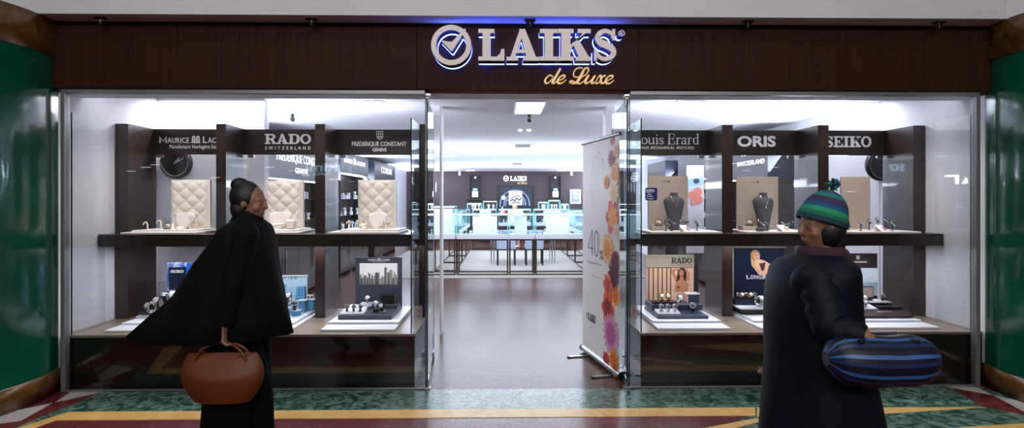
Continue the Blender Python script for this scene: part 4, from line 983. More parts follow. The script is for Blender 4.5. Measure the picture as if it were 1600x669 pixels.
# ============================================================ shop interior
M_led = mat('led_strip_glow', '#ffffff', .4, emit='#f4f8ff', es=10)
M_boardw = mat('white_display_card', '#f2f4f8', .5, emit='#f2f6ff', es=.0)
M_counter = mat('counter_white_laminate', '#cfd3dc', .35)
M_tube = mat('polished_bronze_tube', '#6a605c', .22, .9)
M_uph = mat('pale_blue_grey_upholstery', '#a9b2c4', .8)
g0 = lambda px, py: atz(px, py, 0)
ya, yb = g0(800, 435).y, g0(800, 392).y
one('rug', MB().box(-2.9, 3.0, ya, yb, .0025, .012), M_rug, 'large grey-beige rug under the glass counters', 'rug')
def counter(x0, x1, y0, y1, lab, zg=1.30, boards=((.28, .76),), grp='glass counters on bronze frames', seed=1, back=False):
    t = T('glass_counter', lab, 'glass counter', ((x0+x1)/2, (y0+y1)/2, .0125), 0, grp)
    k = .014
    for x in (x0+k, x1-k):
        for y in (y0+k, y1-k): P(t, 'leg', MB().box(x-k, x+k, y-k, y+k, .0127, .77), M_tube, True)
    P(t, 'base_rail', MB().box(x0+2*k, x1-2*k, y0, y0+.02, .0127, .04).box(x0+2*k, x1-2*k, y1-.02, y1, .0127, .04).box(x0, x0+.02, y0+2*k, y1-2*k, .0127, .04).box(x1-.02, x1, y0+2*k, y1-2*k, .0127, .04), M_tube, True)
    P(t, 'top_rail', MB().box(x0+2*k, x1-2*k, y0, y0+.02, .74, .77).box(x0+2*k, x1-2*k, y1-.02, y1, .74, .77), M_tube, True)
    P(t, 'counter_base', MB().box(x0, x1, y0-.01, y1, .771, .87), M_counter, True, .003)
    P(t, 'glass_case', MB().box(x0+.01, x1-.01, y0+.01, y1-.01, .8715, zg), M_case, True)
    e = MB(); q = .006
    for x in (x0+.01, x1-.01):
        for y in (y0+.01, y1-.01): e.box(x-q, x+q, y-q, y+q, .872, zg)
        e.box(x-q, x+q, y0+.016, y1-.016, zg-.01, zg+.003)
    for y in (y0+.01, y1-.01): e.box(x0+.01, x1-.01, y-q, y+q, zg-.01, zg+.003)
    P(t, 'glass_edge_trim', e, M_cyan, True)
    P(t, 'led_strip', MB().box(x0+.03, x1-.03, y0+.03, y0+.045, zg-.024, zg-.012), M_led, True)
    w = x1-x0; random.seed(seed)
    if x1-x0 >= (y1-y0) or True:
        for a, b in boards: P(t, 'display_card', MB().box(x0+w*a, x0+w*b, (y0+y1)/2+.02, (y0+y1)/2+.035, .8725, zg-.055), M_boardw, True)
    m = MB()
    for i in range(int(6+w*7)):
        x = random.uniform(x0+.06, x1-.06); y = random.uniform(y0+.08, y0+.2); h = random.uniform(.03, .11)
        m.lathe([(.02, .8725), (.006, .88), (.006, .8725+h*.7), (.018, .8725+h*.8), (.014, .8725+h), (0, .8725+h)], (x, y, 0), 8)
    o = P(t, 'jewellery_busts', m, M_creamb, True); o['kind'] = 'stuff'
    return t
xA0, xA1 = X(713.5, 7.14), X(795, 7.14); xB1 = X(836, 7.14); xC1 = X(918, 7.14)
counter(xA0, xA1-.01, 7.14, 7.66, 'front glass counter left of centre, with a wide white card', boards=((.30, .78),), seed=1)
counter(xA1+.01, xB1-.01, 7.14, 7.66, 'narrow front glass counter in the centre, with a white card', boards=((.22, .72),), seed=2)
counter(xB1+.01, xC1, 7.14, 7.66, 'front glass counter right of centre, with a wide white card', boards=((.22, .68),), seed=3)
counter(X(655, 7.14), xA0-.03, 7.14, 7.66, 'taller glass counter at the left behind the open door', zg=1.46, boards=((.05, .9),), seed=4)
counter(xC1+.03, X(992, 7.14), 7.14, 7.66, 'glass counter at the far right behind the roll-up banner', boards=((.1, .6),), seed=5)
for i, y0 in enumerate((7.8, 9.5, 11.2)):
    w = ('nearest', 'middle', 'farthest')[i]
    counter(xA0-.54, xA0-.04, y0, y0+1.6, w+' glass counter of the left side row', boards=((.15, .85),), seed=6+i)
    counter(xC1+.02, xC1+.52, y0, y0+1.6, w+' glass counter of the right side row', boards=((.15, .85),), seed=9+i)
for i, (p0, p1) in enumerate(((738, 776), (779, 830), (834, 892))):
    counter(X(p0, 13.1), X(p1, 13.1), 13.1, 13.6, ('left', 'middle', 'right')[i]+' glass counter of the back row', seed=13+i)
# small glass cabinets standing on the back counters
def topcase(p0, p1, yt, Y, lab, z0=1.304, tint=M_creamb):
    x0, x1, z1 = X(p0, Y), X(p1, Y), Z(yt, Y)
    t = T('glass_showcase', lab, 'showcase', ((x0+x1)/2, Y+.14, z0), 0, 'small glass showcases on the counters')
    P(t, 'glass_box', MB().box(x0, x1, Y, Y+.28, z0, z1), M_case, True)
    e = MB(); q = .007
    for x in (x0, x1):
        for y in (Y, Y+.28): e.box(x-q, x+q, y-q, y+q, z0, z1+.004)
        e.box(x-q, x+q, Y, Y+.28, z1-.006, z1+.005)
    for y in (Y, Y+.28): e.box(x0, x1, y-q, y+q, z1-.006, z1+.005)
    P(t, 'edge_trim', e, M_cyan, True)
    P(t, 'lit_top', MB().box(x0+.02, x1-.02, Y+.1, Y+.18, z1-.018, z1-.008), M_led, True)
    m = MB(); random.seed(int(p0))
    for k in range(5): m.lathe([(.03, 0), (.01, .02), (.02, .09), (.035, .12), (0, .15)], (random.uniform(x0+.07, x1-.07), Y+.14, z0+.001+.0*(k)), 10)
    P(t, 'bust_display', m, tint, True)
for a in ((730, 752, 318, 13.15, 'glass showcase below the left wall niche'), (755, 776, 314.5, 13.15, 'glass showcase left of the big framed picture'),
          (842, 856, 316, 13.15, 'narrow glass showcase right of the big framed picture'), (858, 875, 313, 13.15, 'glass showcase below the right wall niche'), (877, 889, 319, 13.15, 'low glass showcase at the right end of the back row')):
    topcase(*a[:4], a[4])
# scalloped white picks along counter tops -> rows of little price stands
M_wt = mat('white_price_card', '#f4f6fa', .5)
t = T('tree_ornament', 'small white star-topped ornament with a pink ball on the front counter', 'ornament', (X(785, 7.3), 7.3, 1.304))
P(t, 'cone', MB().lathe([(.05, 0), (.012, .12), (0, .16)], (X(785, 7.3), 7.3, 1.304), 12), M_wt, True)
P(t, 'ball', MB().ell((X(788, 7.2), 7.2, 1.335), .03, 12, 8), mat('pink_ball', '#e0526a', .4), True)
one('document_tray', MB().box(X(800, 7.3), X(818, 7.3), 7.25, 7.5, 1.304, 1.325), M_wt, 'flat white paper tray on the centre counter', 'tray', None, .003)

# centre table and chairs
tx0, tx1 = X(766, 9.4), X(868, 9.4)
t = T('consultation_table', 'white table on thin chrome legs behind the two chairs', 'table', ((tx0+tx1)/2, 9.75, .0125))
P(t, 'tabletop', MB().box(tx0, tx1, 9.4, 10.1, .72, .76), M_counter, True, .004)
for x in (tx0+.02, tx0+.09, tx1-.09, tx1-.02):
    for y in (9.42, 10.08): P(t, 'leg', MB().cyl((x, y, .0127), (x, y, .719), .012, 8), M_chrome, True)
for i, (p0, p1, w) in enumerate(((776, 806, 'left'), (820.5, 849, 'right'))):
    x0, x1 = X(p0, 9.0), X(p1, 9.0)
    t = T('upholstered_chair', '%s one of the two pale grey chairs with black legs' % w, 'chair', ((x0+x1)/2, 9.05, .0125), 0, 'two pale grey chairs')
    P(t, 'seat', MB().box(x0, x1, 8.98, 9.36, .41, .50), M_uph, True, .02)
    P(t, 'backrest', MB().box(x0, x1, 8.90, 8.975, .40, .86), M_uph, True, .02)
    for x in (x0+.025, x1-.025):
        for y in (8.93, 9.33): P(t, 'leg', MB().prism([V((x-.02, y-.02, .41)), V((x+.02, y-.02, .41)), V((x+.02, y+.02, .41)), V((x-.02, y+.02, .41))], (0, 0, -.397)), M_black, True)
for p0, p1, w in ((751, 766, 'left'), (851, 869, 'right')):
    x0, x1 = X(p0, 16.4), X(p1, 16.4); t = T('low_cabinet', 'low black cabinet by the back wall, seen under the counters on the %s' % w, 'cabinet', ((x0+x1)/2, 16.6, .003), 0, 'low black cabinets')
    P(t, 'cabinet_body', MB().box(x0, x1, 16.4, 16.85, .003, .75), M_black, True, .005)
    P(t, 'door', MB().box(x0+.01, x1-.01, 16.385, 16.399, .05, .73), M_black, True, .003)

# back wall features
YBk = YB-.001
t = T('wall_sign', 'white LAIKS lettering with a clock emblem on the back wall', 'sign', at(805, 288, YBk))
f = MB(); c0 = rect(786.5, 795, 274.5, 283.5, YBk, .03); ribbon(f, arc(.5, .5, .43, .43, 0, 360, 24)[:-1], .15, c0, closed=True, n=1); ribbon(f, [(.25, .62), (.5, .38), (.84, .88)], .13, c0, smooth=False); P(t, 'clock_emblem', f, M_lit, True)
f = MB(); slabword(f, 'LAIKS', rect(797, 823, 275.5, 282.8, YBk, .03)); P(t, 'lettering', f, M_lit, True)
f = MB(); script_word(f, rect(808, 823.5, 283.6, 287.6, YBk, .02)); P(t, 'script_lettering', f, M_gold, True)
t = T('wall_sign', 'white clock emblem over thin upright bars, seen through the left glass door', 'sign', at(673.5, 305, YBk))
f = MB(); c0 = rect(668.5, 678.5, 274, 284, YBk, .03); ribbon(f, arc(.5, .5, .43, .43, 0, 360, 24)[:-1], .13, c0, closed=True, n=1); ribbon(f, [(.25, .62), (.5, .38), (.84, .88)], .12, c0, smooth=False); P(t, 'clock_emblem', f, M_lit, True)
for q in (673, 677.5, 681.5): P(t, 'upright_bar', MB().box(X(q, YBk)-.012, X(q, YBk)+.012, YBk-.03, YBk, Z(300, YBk), Z(285, YBk)), M_lit, True)
def wallbox(mb, p0, p1, yt, yb, Y, d): return mb.box(X(p0, Y), X(p1, Y), Y-d, Y, Z(yb, Y), Z(yt, Y))
for p0, p1, w in ((734, 751, 'left'), (859.5, 876, 'right')):
    t = T('wall_niche_case', 'narrow black case with a lit white box, %s of the back wall sign' % w, 'wall case', at((p0+p1)/2, 313, YBk), 0, 'black wall cases')
    P(t, 'case_back', wallbox(MB(), p0, p1, 275.5, 312, YBk, .02), M_black, True)
    f = MB(); wallbox(f, p0, p0+1, 275.5, 312, YBk-.021, .15); wallbox(f, p1-1, p1, 275.5, 312, YBk-.021, .15); wallbox(f, p0, p1, 275, 276, YBk-.021, .15); P(t, 'case_frame', f, M_black, True)
    P(t, 'shelf', wallbox(MB(), p0-4, p1+4, 311, 313, YBk-.021, .30), M_black, True)
    P(t, 'watch_box', wallbox(MB(), p0+4, p1-4, 299, 308, YBk-.06, .1), M_lit, True)  # material glow stands in for lamplight falling on the white box
    P(t, 'upper_box', wallbox(MB(), p0+5, p1-5, 294.5, 298, YBk-.06, .1), M_ltblue2, True)
    P(t, 'spot_lamp', MB().ell(at((p0+p1)/2, 277.5, YBk-.12), .03, 8, 6), M_lamp, True)
M_wheel = mat('steel_blue_print', '#8f9bb8', .4)
t = T('framed_picture', 'wide dark framed wheel picture below the LAIKS wall sign', 'picture', at(805, 331, YBk))
P(t, 'frame', wallbox(wallbox(wallbox(wallbox(MB(), 776.5, 779, 289.5, 331, YBk, .06), 832, 834.5, 289.5, 331, YBk, .06), 779, 832, 289.5, 291.5, YBk, .06), 779, 832, 329, 331, YBk, .06), M_black, True)
P(t, 'print', wallbox(MB(), 779, 832, 291.5, 329, YBk, .02), M_navyprint, True)
f = MB(); fw = rect(779, 832, 291.5, 329, YBk-.021, .004)
for r, w in ((.44, .035), (.36, .02), (.60, .03)): ribbon(f, arc(.48, .25, r*.72, r, -5, 190, 26), w*1.2, fw, n=1)
for a in (30, 70, 110, 150): ribbon(f, [(.48+.1*cos(math.radians(a)), .25+.14*sin(math.radians(a))), (.48+.31*cos(math.radians(a)), .25+.43*sin(math.radians(a)))], .035, fw, smooth=False)
P(t, 'wheel_drawing', f, M_wheel, True)
P(t, 'centre_card', wallbox(MB(), 795, 816, 298.5, 320.5, YBk-.03, .02), M_wt, True)
f = MB(); fw = rect(795, 816, 298.5, 320.5, YBk-.051, .004); ribbon(f, [(.1,.25),(.3,.4),(.45,.3),(.6,.5),(.75,.35),(.92,.5)], .08, fw); ribbon(f, [(.15,.45),(.4,.6),(.6,.66),(.85,.6)], .05, fw); ribbon(f, [(.2,.15),(.5,.2),(.8,.12)], .06, fw); P(t, 'sketch', f, M_graphite, True)
P(t, 'side_watch_print', MB().lathe([(.085, 0), (.085, .01), (0, .01)], seg=20).xf(Matrix.Translation(at(786.5, 309, YBk-.022)) @ Matrix.Rotation(PI/2, 4, 'X')), M_wt, True)
t = T('framed_picture', 'small pale blue picture in a white frame at the right of the back wall', 'picture', at(899, 319, YBk))
P(t, 'frame', wallbox(MB(), 890.5, 907.5, 296, 318.5, YBk, .04), M_wt, True)
P(t, 'print', wallbox(MB(), 892.5, 905.5, 298.5, 316, YBk-.041, .006), M_wheel, True)
f = MB(); ribbon(f, [(.2,.8),(.6,.75),(.8,.5),(.6,.3),(.35,.45),(.5,.62)], .12, rect(892.5, 905.5, 298.5, 316, YBk-.048, .004)); P(t, 'swirl', f, M_sky, True)

# ceiling fixtures
def cat_(px, py): return atz(px, py, ZC)
def lampy(px, py, lab, tw=True, grp='paired ceiling downlights', r=.07):
    c = cat_(px, py); t = T('recessed_downlight', lab, 'downlight', (c.x, c.y, ZC-.012), 0, grp)
    P(t, 'housing', MB().box(-.17, .17, -.09, .09, .004, .0115), M_wt)
    for s in (-.085, .085): P(t, 'lens', MB().lathe([(0, -.004), (r, -.004), (r, .0035), (0, .0035)], (s, 0, 0), 20), M_lamp)
for px, py, w in ((701, 243.5, 'left part of the shop ceiling, nearest'), (718, 254, 'left part of the shop ceiling, second'), (728.5, 261, 'left part of the shop ceiling, third'), (735, 266.3, 'left part of the shop ceiling, farthest'),
                  (899.5, 254, 'right part of the shop ceiling, nearest'), (884.5, 261, 'right part of the shop ceiling, second'), (877, 266.3, 'right part of the shop ceiling, farthest'),
                  (578, 159, 'above the FREDERIQUE CONSTANT bay'), (1077, 159, 'above the LOUIS ERARD bay'), (817, 232, 'centre of the shop ceiling behind the projector')):
    lampy(px, py, 'pair of round lights set in the ceiling, '+w)
c = cat_(827, 167); y0, y1 = cat_(827, 158).y, cat_(827, 176).y; x0, x1 = X(806, c.y), X(848, c.y)
t = T('ceiling_panel_light', 'bright square light panel in the ceiling just inside the entrance', 'ceiling light', (c.x, c.y, ZC-.02))
P(t, 'panel_frame', MB().box(x0-.02, x1+.02, y0-.02, y1+.02, ZC-.012, ZC-.0005), M_wt, True, .002)
P(t, 'diffuser', MB().box(x0, x1, y0, y1, ZC-.02, ZC-.0125), mat('cool_light_diffuser', '#eaf4ff', .4, emit='#dcecff', es=1.1), True)
c = cat_(827, 179)
t = T('security_camera', 'small dark security camera behind the ceiling light panel', 'camera', (c.x, c.y, ZC-.11))
P(t, 'mount', MB().cyl((0, 0, .109), (0, 0, .06), .02, 12), M_black); P(t, 'camera_body', MB().ell((0, 0, .04), .032, 12, 8), M_black)
c = cat_(457, 178); t = T('security_camera', 'small dark camera on the ceiling above the left window bays', 'camera', (c.x, c.y, ZC-.11))
P(t, 'mount', MB().cyl((0, 0, .109), (0, 0, .06), .02, 12), M_black); P(t, 'camera_body', MB().ell((0, 0, .04), .032, 12, 8), M_black)
Yp = 4.2; c = at(820, 198, Yp)
t = T('projector', 'pale box projector with two bright lamps hanging from the shop ceiling', 'projector', (c.x, Yp, Z(204, Yp)))
P(t, 'projector_body', MB().box(c.x-.07, c.x+.07, Yp-.1, Yp+.12, Z(202.5, Yp), Z(191.5, Yp)), M_white, True, .015)
P(t, 'mount', MB().cyl((c.x, Yp, Z(191.5, Yp)), (c.x, Yp, ZC-.001), .015, 10).box(c.x-.05, c.x+.05, Yp-.05, Yp+.05, ZC-.02, ZC-.001), M_grey, True)
for s in (-.075, .06): P(t, 'lamp', MB().ell((c.x+s, Yp-.06, Z(204, Yp)), (.035, .035, .018), 12, 8), M_lamp, True)
for px0, px1, py, w in ((797, 836, 227, 'nearer'), (796, 820, 255.5, 'farther')):
    c = cat_((px0+px1)/2, py); x0, x1 = X(px0, c.y), X(px1, c.y); h = (x1-x0)
    t = T('ceiling_vent', '%s of the two slotted air vents in the shop ceiling' % w, 'vent', (c.x, c.y, ZC-.03), 0, 'ceiling air vents')
    P(t, 'vent_frame', MB().box(x0, x1, c.y-.3, c.y+.3, ZC-.014, ZC-.0005), M_wt, True, .003)
    m = MB()
    for k in range(5): m.box(x0+h*.2, x1-h*.2, c.y-.24+k*.1, c.y-.20+k*.1, ZC-.03, ZC-.0145)
    o = P(t, 'grille', m, M_grey, True); o['kind'] = 'stuff'
for px, w in ((718, 'left'), (893, 'right')):
    Y = 16.6; c = at(px, 271, Y); t = T('ceiling_spotlight', 'small white spotlight hanging before the %s side of the back wall' % w, 'spotlight', (c.x, Y, Z(273, Y)), 0, 'white hanging spotlights')
    P(t, 'spot_body', MB().lathe([(.04, Z(273, Y)), (.055, Z(270.5, Y)), (.03, Z(268.5, Y))], (c.x, Y, 0), 14), M_wt, True)
    P(t, 'stem', MB().cyl((c.x, Y, Z(268.5, Y)), (c.x, Y, ZC-.001), .012, 8), M_wt, True)
    P(t, 'bulb', MB().ell((c.x, Y, Z(273.2, Y)), (.035, .035, .02), 10, 6), M_lamp, True)

# cabinets along the side walls with brand headers
def wallcab(side, Y0, Y1, zb, zt, lab, text=None, sub=None, tb=None):
    s = 1 if side == 'left' else -1; xw = XW0+.003 if s > 0 else XW1-.003; xf = xw+s*.42
    bx = lambda mb, a, b, y0, y1, z0, z1: mb.box(min(xw+s*a, xw+s*b), max(xw+s*a, xw+s*b), y0, y1, z0, z1)
    t = T('wall_cabinet', lab, 'cabinet', ((xw+xf)/2, (Y0+Y1)/2, .003), 0, 'cabinets along the side walls')
    f = MB(); bx(f, 0, .03, Y0, Y1, .90, zb); bx(f, .03, .42, Y0, Y0+.03, .003, zb); bx(f, .03, .42, Y1-.03, Y1, .003, zb); bx(f, .03, .42, Y0+.03, Y1-.03, .88, .92); P(t, 'carcass', f, M_wood, True)
    P(t, 'header_board', bx(MB(), 0, .425, Y0, Y1, zb, zt), mat('navy_black_header', '#1e2230', .35) if not D.materials.get('navy_black_header') else D.materials['navy_black_header'], True, .003)
    n = 4; w = (Y1-Y0-.06)/n
    for i in range(n):
        d = P(t, 'door', bx(MB(), .40, .42, Y0+.03+w*i+.003, Y0+.03+w*(i+1)-.003, .08, .875), M_wood, True, .002)
        hy = Y0+.03+w*i+(w-.05 if i % 2 == 0 else .05); P(d, 'handle', bx(MB(), .42, .435, hy-.006, hy+.006, .42, .82), M_chrome, True)
    for z in (1.25, 1.6): P(t, 'shelf', bx(MB(), .03, .40, Y0+.035, Y1-.035, z, z+.012), M_case, True)
    P(t, 'light_strip', bx(MB(), .33, .36, Y0+.06, Y1-.06, zb-.02, zb-.004), M_led, True)
    m = MB(); random.seed(int(Y0*10))
    for z in (.921, 1.263, 1.613):
        y = Y0+.12
        while y < Y1-.12:
            h = random.uniform(.06, .2); q = random.uniform(.04, .09); bx(m, .12, .12+q, y-q/2, y+q/2, z, z+h) if random.random() < .5 else m.lathe([(.04, z), (.015, z+.02), (.03, z+h*.7), (.045, z+h*.85), (0, z+h)], (xw+s*.22, y, 0), 10)
            y += random.uniform(.16, .3)
    o = P(t, 'jewellery_displays', m, M_boardw, True); o['kind'] = 'stuff'
    if text:
        l = MB()
        for tx, (za, zc), (ya_, yb2) in text:
            fn = (lambda u, v, d: V((xf+s*(.004+.01*d), ya_+(yb2-ya_)*u, za+(zc-za)*v)))
            if s > 0: text_on(l, tx, fn, bold=.015)
            else: text_on(l, tx, lambda u, v, d: V((xf+s*(.004+.01*d), yb2-(yb2-ya_)*u, za+(zc-za)*v)), bold=.015)
        P(t, 'header_lettering', l, M_lit, True)
yy = lambda px, s=1: atx(px, 300, (XW0+.42) if s > 0 else (XW1-.42)).y
wallcab('left', yy(415), yy(506), 1.92, 2.55, 'dark wall cabinet headed FREDERIQUE CONSTANT on the left shop wall', [('FREDERIQUE CONSTANT', (2.16, 2.33), (yy(431), yy(503))), ('GENEVE', (2.02, 2.11), (yy(460), yy(480)))])
wallcab('left', yy(532), yy(575), 2.16, 2.60, 'dark wall cabinet headed MAURICE LACROIX on the left shop wall', [('MAURICE', (2.38, 2.48), (yy(537), yy(550))), ('M', (2.37, 2.52), (yy(551.5), yy(554.5))), ('LACROIX', (2.38, 2.48), (yy(556), yy(570)))])
wallcab('left', yy(585), yy(617), 2.10, 2.62, 'dark wall cabinet headed CORUM on the left shop wall', [('CORUM', (2.33, 2.5), (yy(595), yy(611)))])
wallcab('right', yy(1200, -1), yy(1128, -1), 1.92, 2.55, 'dark wall cabinet headed RADO on the right shop wall', [('RADO', (2.27, 2.42), (yy(1190, -1), yy(1160, -1))), ('SWITZERLAND', (2.12, 2.19), (yy(1196, -1), yy(1153, -1)))])
wallcab('right', yy(1105, -1), yy(1060, -1), 2.0, 2.5, 'dark wall cabinet seen in the entrance-side bay on the right shop wall')
wallcab('right', yy(1040, -1), yy(1012, -1), 2.0, 2.5, 'farthest dark wall cabinet on the right shop wall')
# advertisement poster behind the right bays and a tall counter
t = T('hanging_poster', 'tall pale poster with a pink and orange flower print behind the entrance-side bay', 'poster', (X(1088, 2.6), 2.6, 0.003))
P(t, 'poster_panel', MB().box(X(1073, 2.6), X(1100, 2.6), 2.6, 2.62, .9, Z(258, 2.6)), M_white, True)
P(t, 'stand', MB().box(X(1082, 2.6), X(1091, 2.6), 2.601, 2.619, .02, .9).box(X(1073, 2.6), X(1100, 2.6), 2.50, 2.72, .003, .02), M_steel, True)
f = MB(); Yq = 2.599; f.m = 0; pol([(1075, 280), (1098, 277), (1099, 288), (1075, 292)], Yq)(f); f.m = 1
for q, (px, py, r) in enumerate(((1081, 305, 6), (1090, 300, 7), (1092, 312, 6), (1084, 315, 5))): blob(px, py, r, r, Yq, .002, .003*(q+1))(f)
f.m = 2; blob(1088, 283, 5, 4, Yq, .002, .003)(f)
P(t, 'flower_print', f, [M_ltblue2, mat('coral_print', '#e08a76', .5), M_graphite], True)

# shop assistant behind the counter
def hand_parts(mb, w, dr, nrm, size=1.0, curl=.9):
    dr = V(dr).normalized(); nrm = V(nrm).normalized(); sd = dr.cross(nrm).normalized(); nrm = sd.cross(dr).normalized()
    w = V(w)
    mb_caps(mb, w, w+dr*.085*size, .026*size, .030*size, squash=(sd, nrm, .42))
    for i, (o, l) in enumerate(((-.033, .070), (-.011, .080), (.011, .075), (.033, .058))):
        p = w+dr*.082*size+sd*o*size; a = curl*.55; q = p
        for seg in range(3):
            d2 = dr*cos(a)+nrm*sin(a); e = q+d2*l*size*(.42, .32, .26)[seg]; mb_caps(mb, q, e, (.0095, .0088, .008)[seg]*size, (.0088, .008, .0068)[seg]*size); q = e; a += curl*.55
    p = w+dr*.03*size-sd*.030*size; e = p+(-sd*.8+dr*.8+nrm*.3).normalized()*.04*size; mb_caps(mb, p, e, .0125*size, .0105*size); mb_caps(mb, e, e+(dr*.9+nrm*.5-sd*.1).normalized()*.032*size, .0105*size, .0085*size)
def mb_caps(mb, a, b, ra, rb, squash=None, n=16):
    a, b = V(a), V(b); s = len(mb.v); d = b-a; L = d.length
    prof = [(ra*sin(q), -ra*cos(q)) for q in [PI/2*k/4 for k in range(5)]] + [(rb*cos(q), L+rb*sin(q)) for q in [PI/2*k/4 for k in range(5)]]
    prof[0] = (0, -ra); prof[-1] = (0, L+rb)
    mb.lathe(prof, seg=n, cap=False)
    if squash:
        sd, nr, k = squash; z = d.normalized(); R = Matrix((sd, nr, z)).transposed().to_4x4(); S_ = Matrix.Diagonal((1.35, k, 1, 1)); M = Matrix.Translation(a) @ R @ S_
    else: M = Matrix.Translation(a) @ d.to_track_quat('Z', 'Y').to_matrix().to_4x4()
    mb.xf(M, s)
def head_parts(mb, c, face, up=(0,0,1), s=1.0):
    c = V(c); f = V(face).normalized(); u = V(up).normalized(); r = f.cross(u).normalized(); u = r.cross(f)
    M = Matrix((r, f, u)).transposed().to_4x4()
    E = lambda p, q: mb.ell(c+M.to_3x3() @ (V(p)*s), tuple(x*s for x in q), 20, 14, M)
    E((0, -.012, .025), (.076, .094, .092)); E((0, .022, -.035), (.056, .066, .078)); E((0, .052, -.085), (.026, .026, .022))
    E((0, .094, -.008), (.011, .020, .024)); E((0, .104, -.022), (.015, .014, .011)); E((0, .078, .022), (.052, .014, .010))
    E((0, .080, -.052), (.024, .016, .007)); E((0, .078, -.063), (.020, .015, .007))
    for q in (-1, 1): E((q*.078, -.008, -.008), (.010, .020, .032)); E((q*.036, .060, -.028), (.024, .022, .024)); E((q*.030, .077, .004), (.014, .010, .009))
def baked(name, mb, mt, par, vox=.008, smooth=4, world=True):
    me = mesh_of('tmp', mb, mt, wloc(par) if world else V((0,0,0))); o = D.objects.new('tmp', me); COL.objects.link(o)
    r = o.modifiers.new('r', 'REMESH'); r.mode = 'VOXEL'; r.voxel_size = vox; r.use_smooth_shade = True
    q = o.modifiers.new('s', 'SMOOTH'); q.iterations = smooth; q.factor = .5
    bpy.context.view_layer.update(); m2 = D.meshes.new_from_object(o.evaluated_get(bpy.context.evaluated_depsgraph_get()))
    D.objects.remove(o); D.meshes.remove(me); m2.name = name
    if not m2.materials: m2.materials.append(mt)
    n = D.objects.new(name, m2); COL.objects.link(n); n.parent = par; return n
M_sk = mat('warm_skin', '#c08c72', .5); M_hr = mat('black_hair', '#0d0a0b', .45, bump=.4, scale=60)
Ya = 14.6; hc = at(804, 323, Ya)
t = T('person', 'shop assistant with light brown hair seated behind the centre counters', 'person', (hc.x, Ya, .003))
b = MB(); bx_ = hc.x; hz = hc.z
head_parts(b, (bx_, Ya, hz), (-.5, -1, -.25)); mb_caps(b, (bx_, Ya, hz-.10), (bx_, Ya+.03, hz-.2), .05, .055)
mb_caps(b, (bx_, Ya+.05, hz-.33), (bx_, Ya+.10, hz-.62), .13, .14)
for q in (-1, 1):
    mb_caps(b, (bx_, Ya+.03, hz-.22), (bx_+q*.17, Ya+.03, hz-.25), .06, .06); mb_caps(b, (bx_+q*.17, Ya+.03, hz-.25), (bx_+q*.22, Ya-.02, hz-.5), .045, .038)
    mb_caps(b, (bx_+q*.22, Ya-.02, hz-.5), (bx_+q*.12, Ya-.25, hz-.52), .036, .026); hand_parts(b, (bx_+q*.12, Ya-.25, hz-.52), (-q*.4, -1, -.1), (0, 0, -1))
    mb_caps(b, (bx_+q*.09, Ya+.10, .52), (bx_+q*.12, Ya-.32, .50), .09, .06); mb_caps(b, (bx_+q*.12, Ya-.32, .50), (bx_+q*.12, Ya-.30, .09), .055, .04); mb_caps(b, (bx_+q*.12, Ya-.28, .04), (bx_+q*.13, Ya-.46, .035), .036, .03)
mb_caps(b, (bx_, Ya+.1, hz-.62), (bx_, Ya+.11, .56), .14, .15)
baked('body', b, M_sk, t, .012)
h = MB(); h.ell((bx_+.01, Ya+.03, hz+.035), (.088, .10, .090), 16, 12); h.ell((bx_+.03, Ya+.07, hz-.04), (.07, .05, .10), 14, 10); P(t, 'hair', h, mat('light_brown_hair', '#a8713f', .5), True)
c = MB()
prof = [(hz-.19, .07, .07), (hz-.24, .22, .10), (hz-.33, .21, .125), (hz-.5, .17, .14), (hz-.7, .17, .15), (.50, .19, .17)]
c.loft([[V((bx_+a*cos(2*PI*j/20), Ya+.07+d*sin(2*PI*j/20), z)) for j in range(20)] for z, a, d in prof]); P(t, 'jacket', c, M_black, True)
t = T('stool', 'dark round stool under the seated shop assistant', 'stool', (bx_, Ya+.1, .003)); P(t, 'seat', MB().lathe([(.17, .33), (.18, .36), (.17, .40), (0, .405)], (bx_, Ya+.1, 0), 20), M_black, True); P(t, 'base', MB().lathe([(.2, .003), (.2, .02), (.03, .04), (.03, .33)], (bx_, Ya+.1, 0), 20), M_chrome, True)

# ============================================================ roll-up banner
A0 = atz(970, 597, 0); A1 = atz(909, 550, 0); bz1 = 2.17
du = (A1-A0); W_ = du.length; du.normalize(); nn = V((du.y, -du.x, 0))     # nn faces away from camera side
if nn.x > 0: nn = -nn
t = T('rollup_banner', 'tall white roll-up banner with flowers and a 40% offer just inside the entrance', 'banner', ((A0+A1)/2).to_tuple())
def bp(u, z, d=0): return A0+du*u+nn*d+V((0, 0, z))
def buv(px, py, off=0):
    d = ray(px, py); p0 = A0+nn*off; k = (p0-EYE).dot(nn)/d.dot(nn); p = EYE+d*k; return (p-p0).dot(du), p.z
P(t, 'print_sheet', MB().prism([bp(.03, .085), bp(W_-.03, .085), bp(W_-.03, bz1), bp(.03, bz1)], -nn*.002), mat('white_banner_print', '#ebe5e6', .45), True)
def along(mb, x0, x1, y0, y1, z0, z1):
    vs = [bp(x, z, y) for x in (x0, x1) for y in (y0, y1) for z in (z0, z1)]
    mb.add(vs, [(0,1,3,2),(4,6,7,5),(0,4,5,1),(2,3,7,6),(0,2,6,4),(1,5,7,3)]); return mb
m = MB(); rg = []
for k in range(20): a = 2*PI*k/20; rg.append((.052*cos(a)-.03, .045+.036*sin(a)))
m.loft([[bp(u, z+.004, y) for y, z in rg] for u in (.012, W_-.012)]); P(t, 'cassette', m, M_steel, True)
for u in (0, W_-.012): m = MB(); m.loft([[bp(q, (z-.045)*1.08+.05, (y+.03)*1.1-.03) for y, z in rg] for q in (u, u+.012)]); P(t, 'end_cap', m, M_black, True)
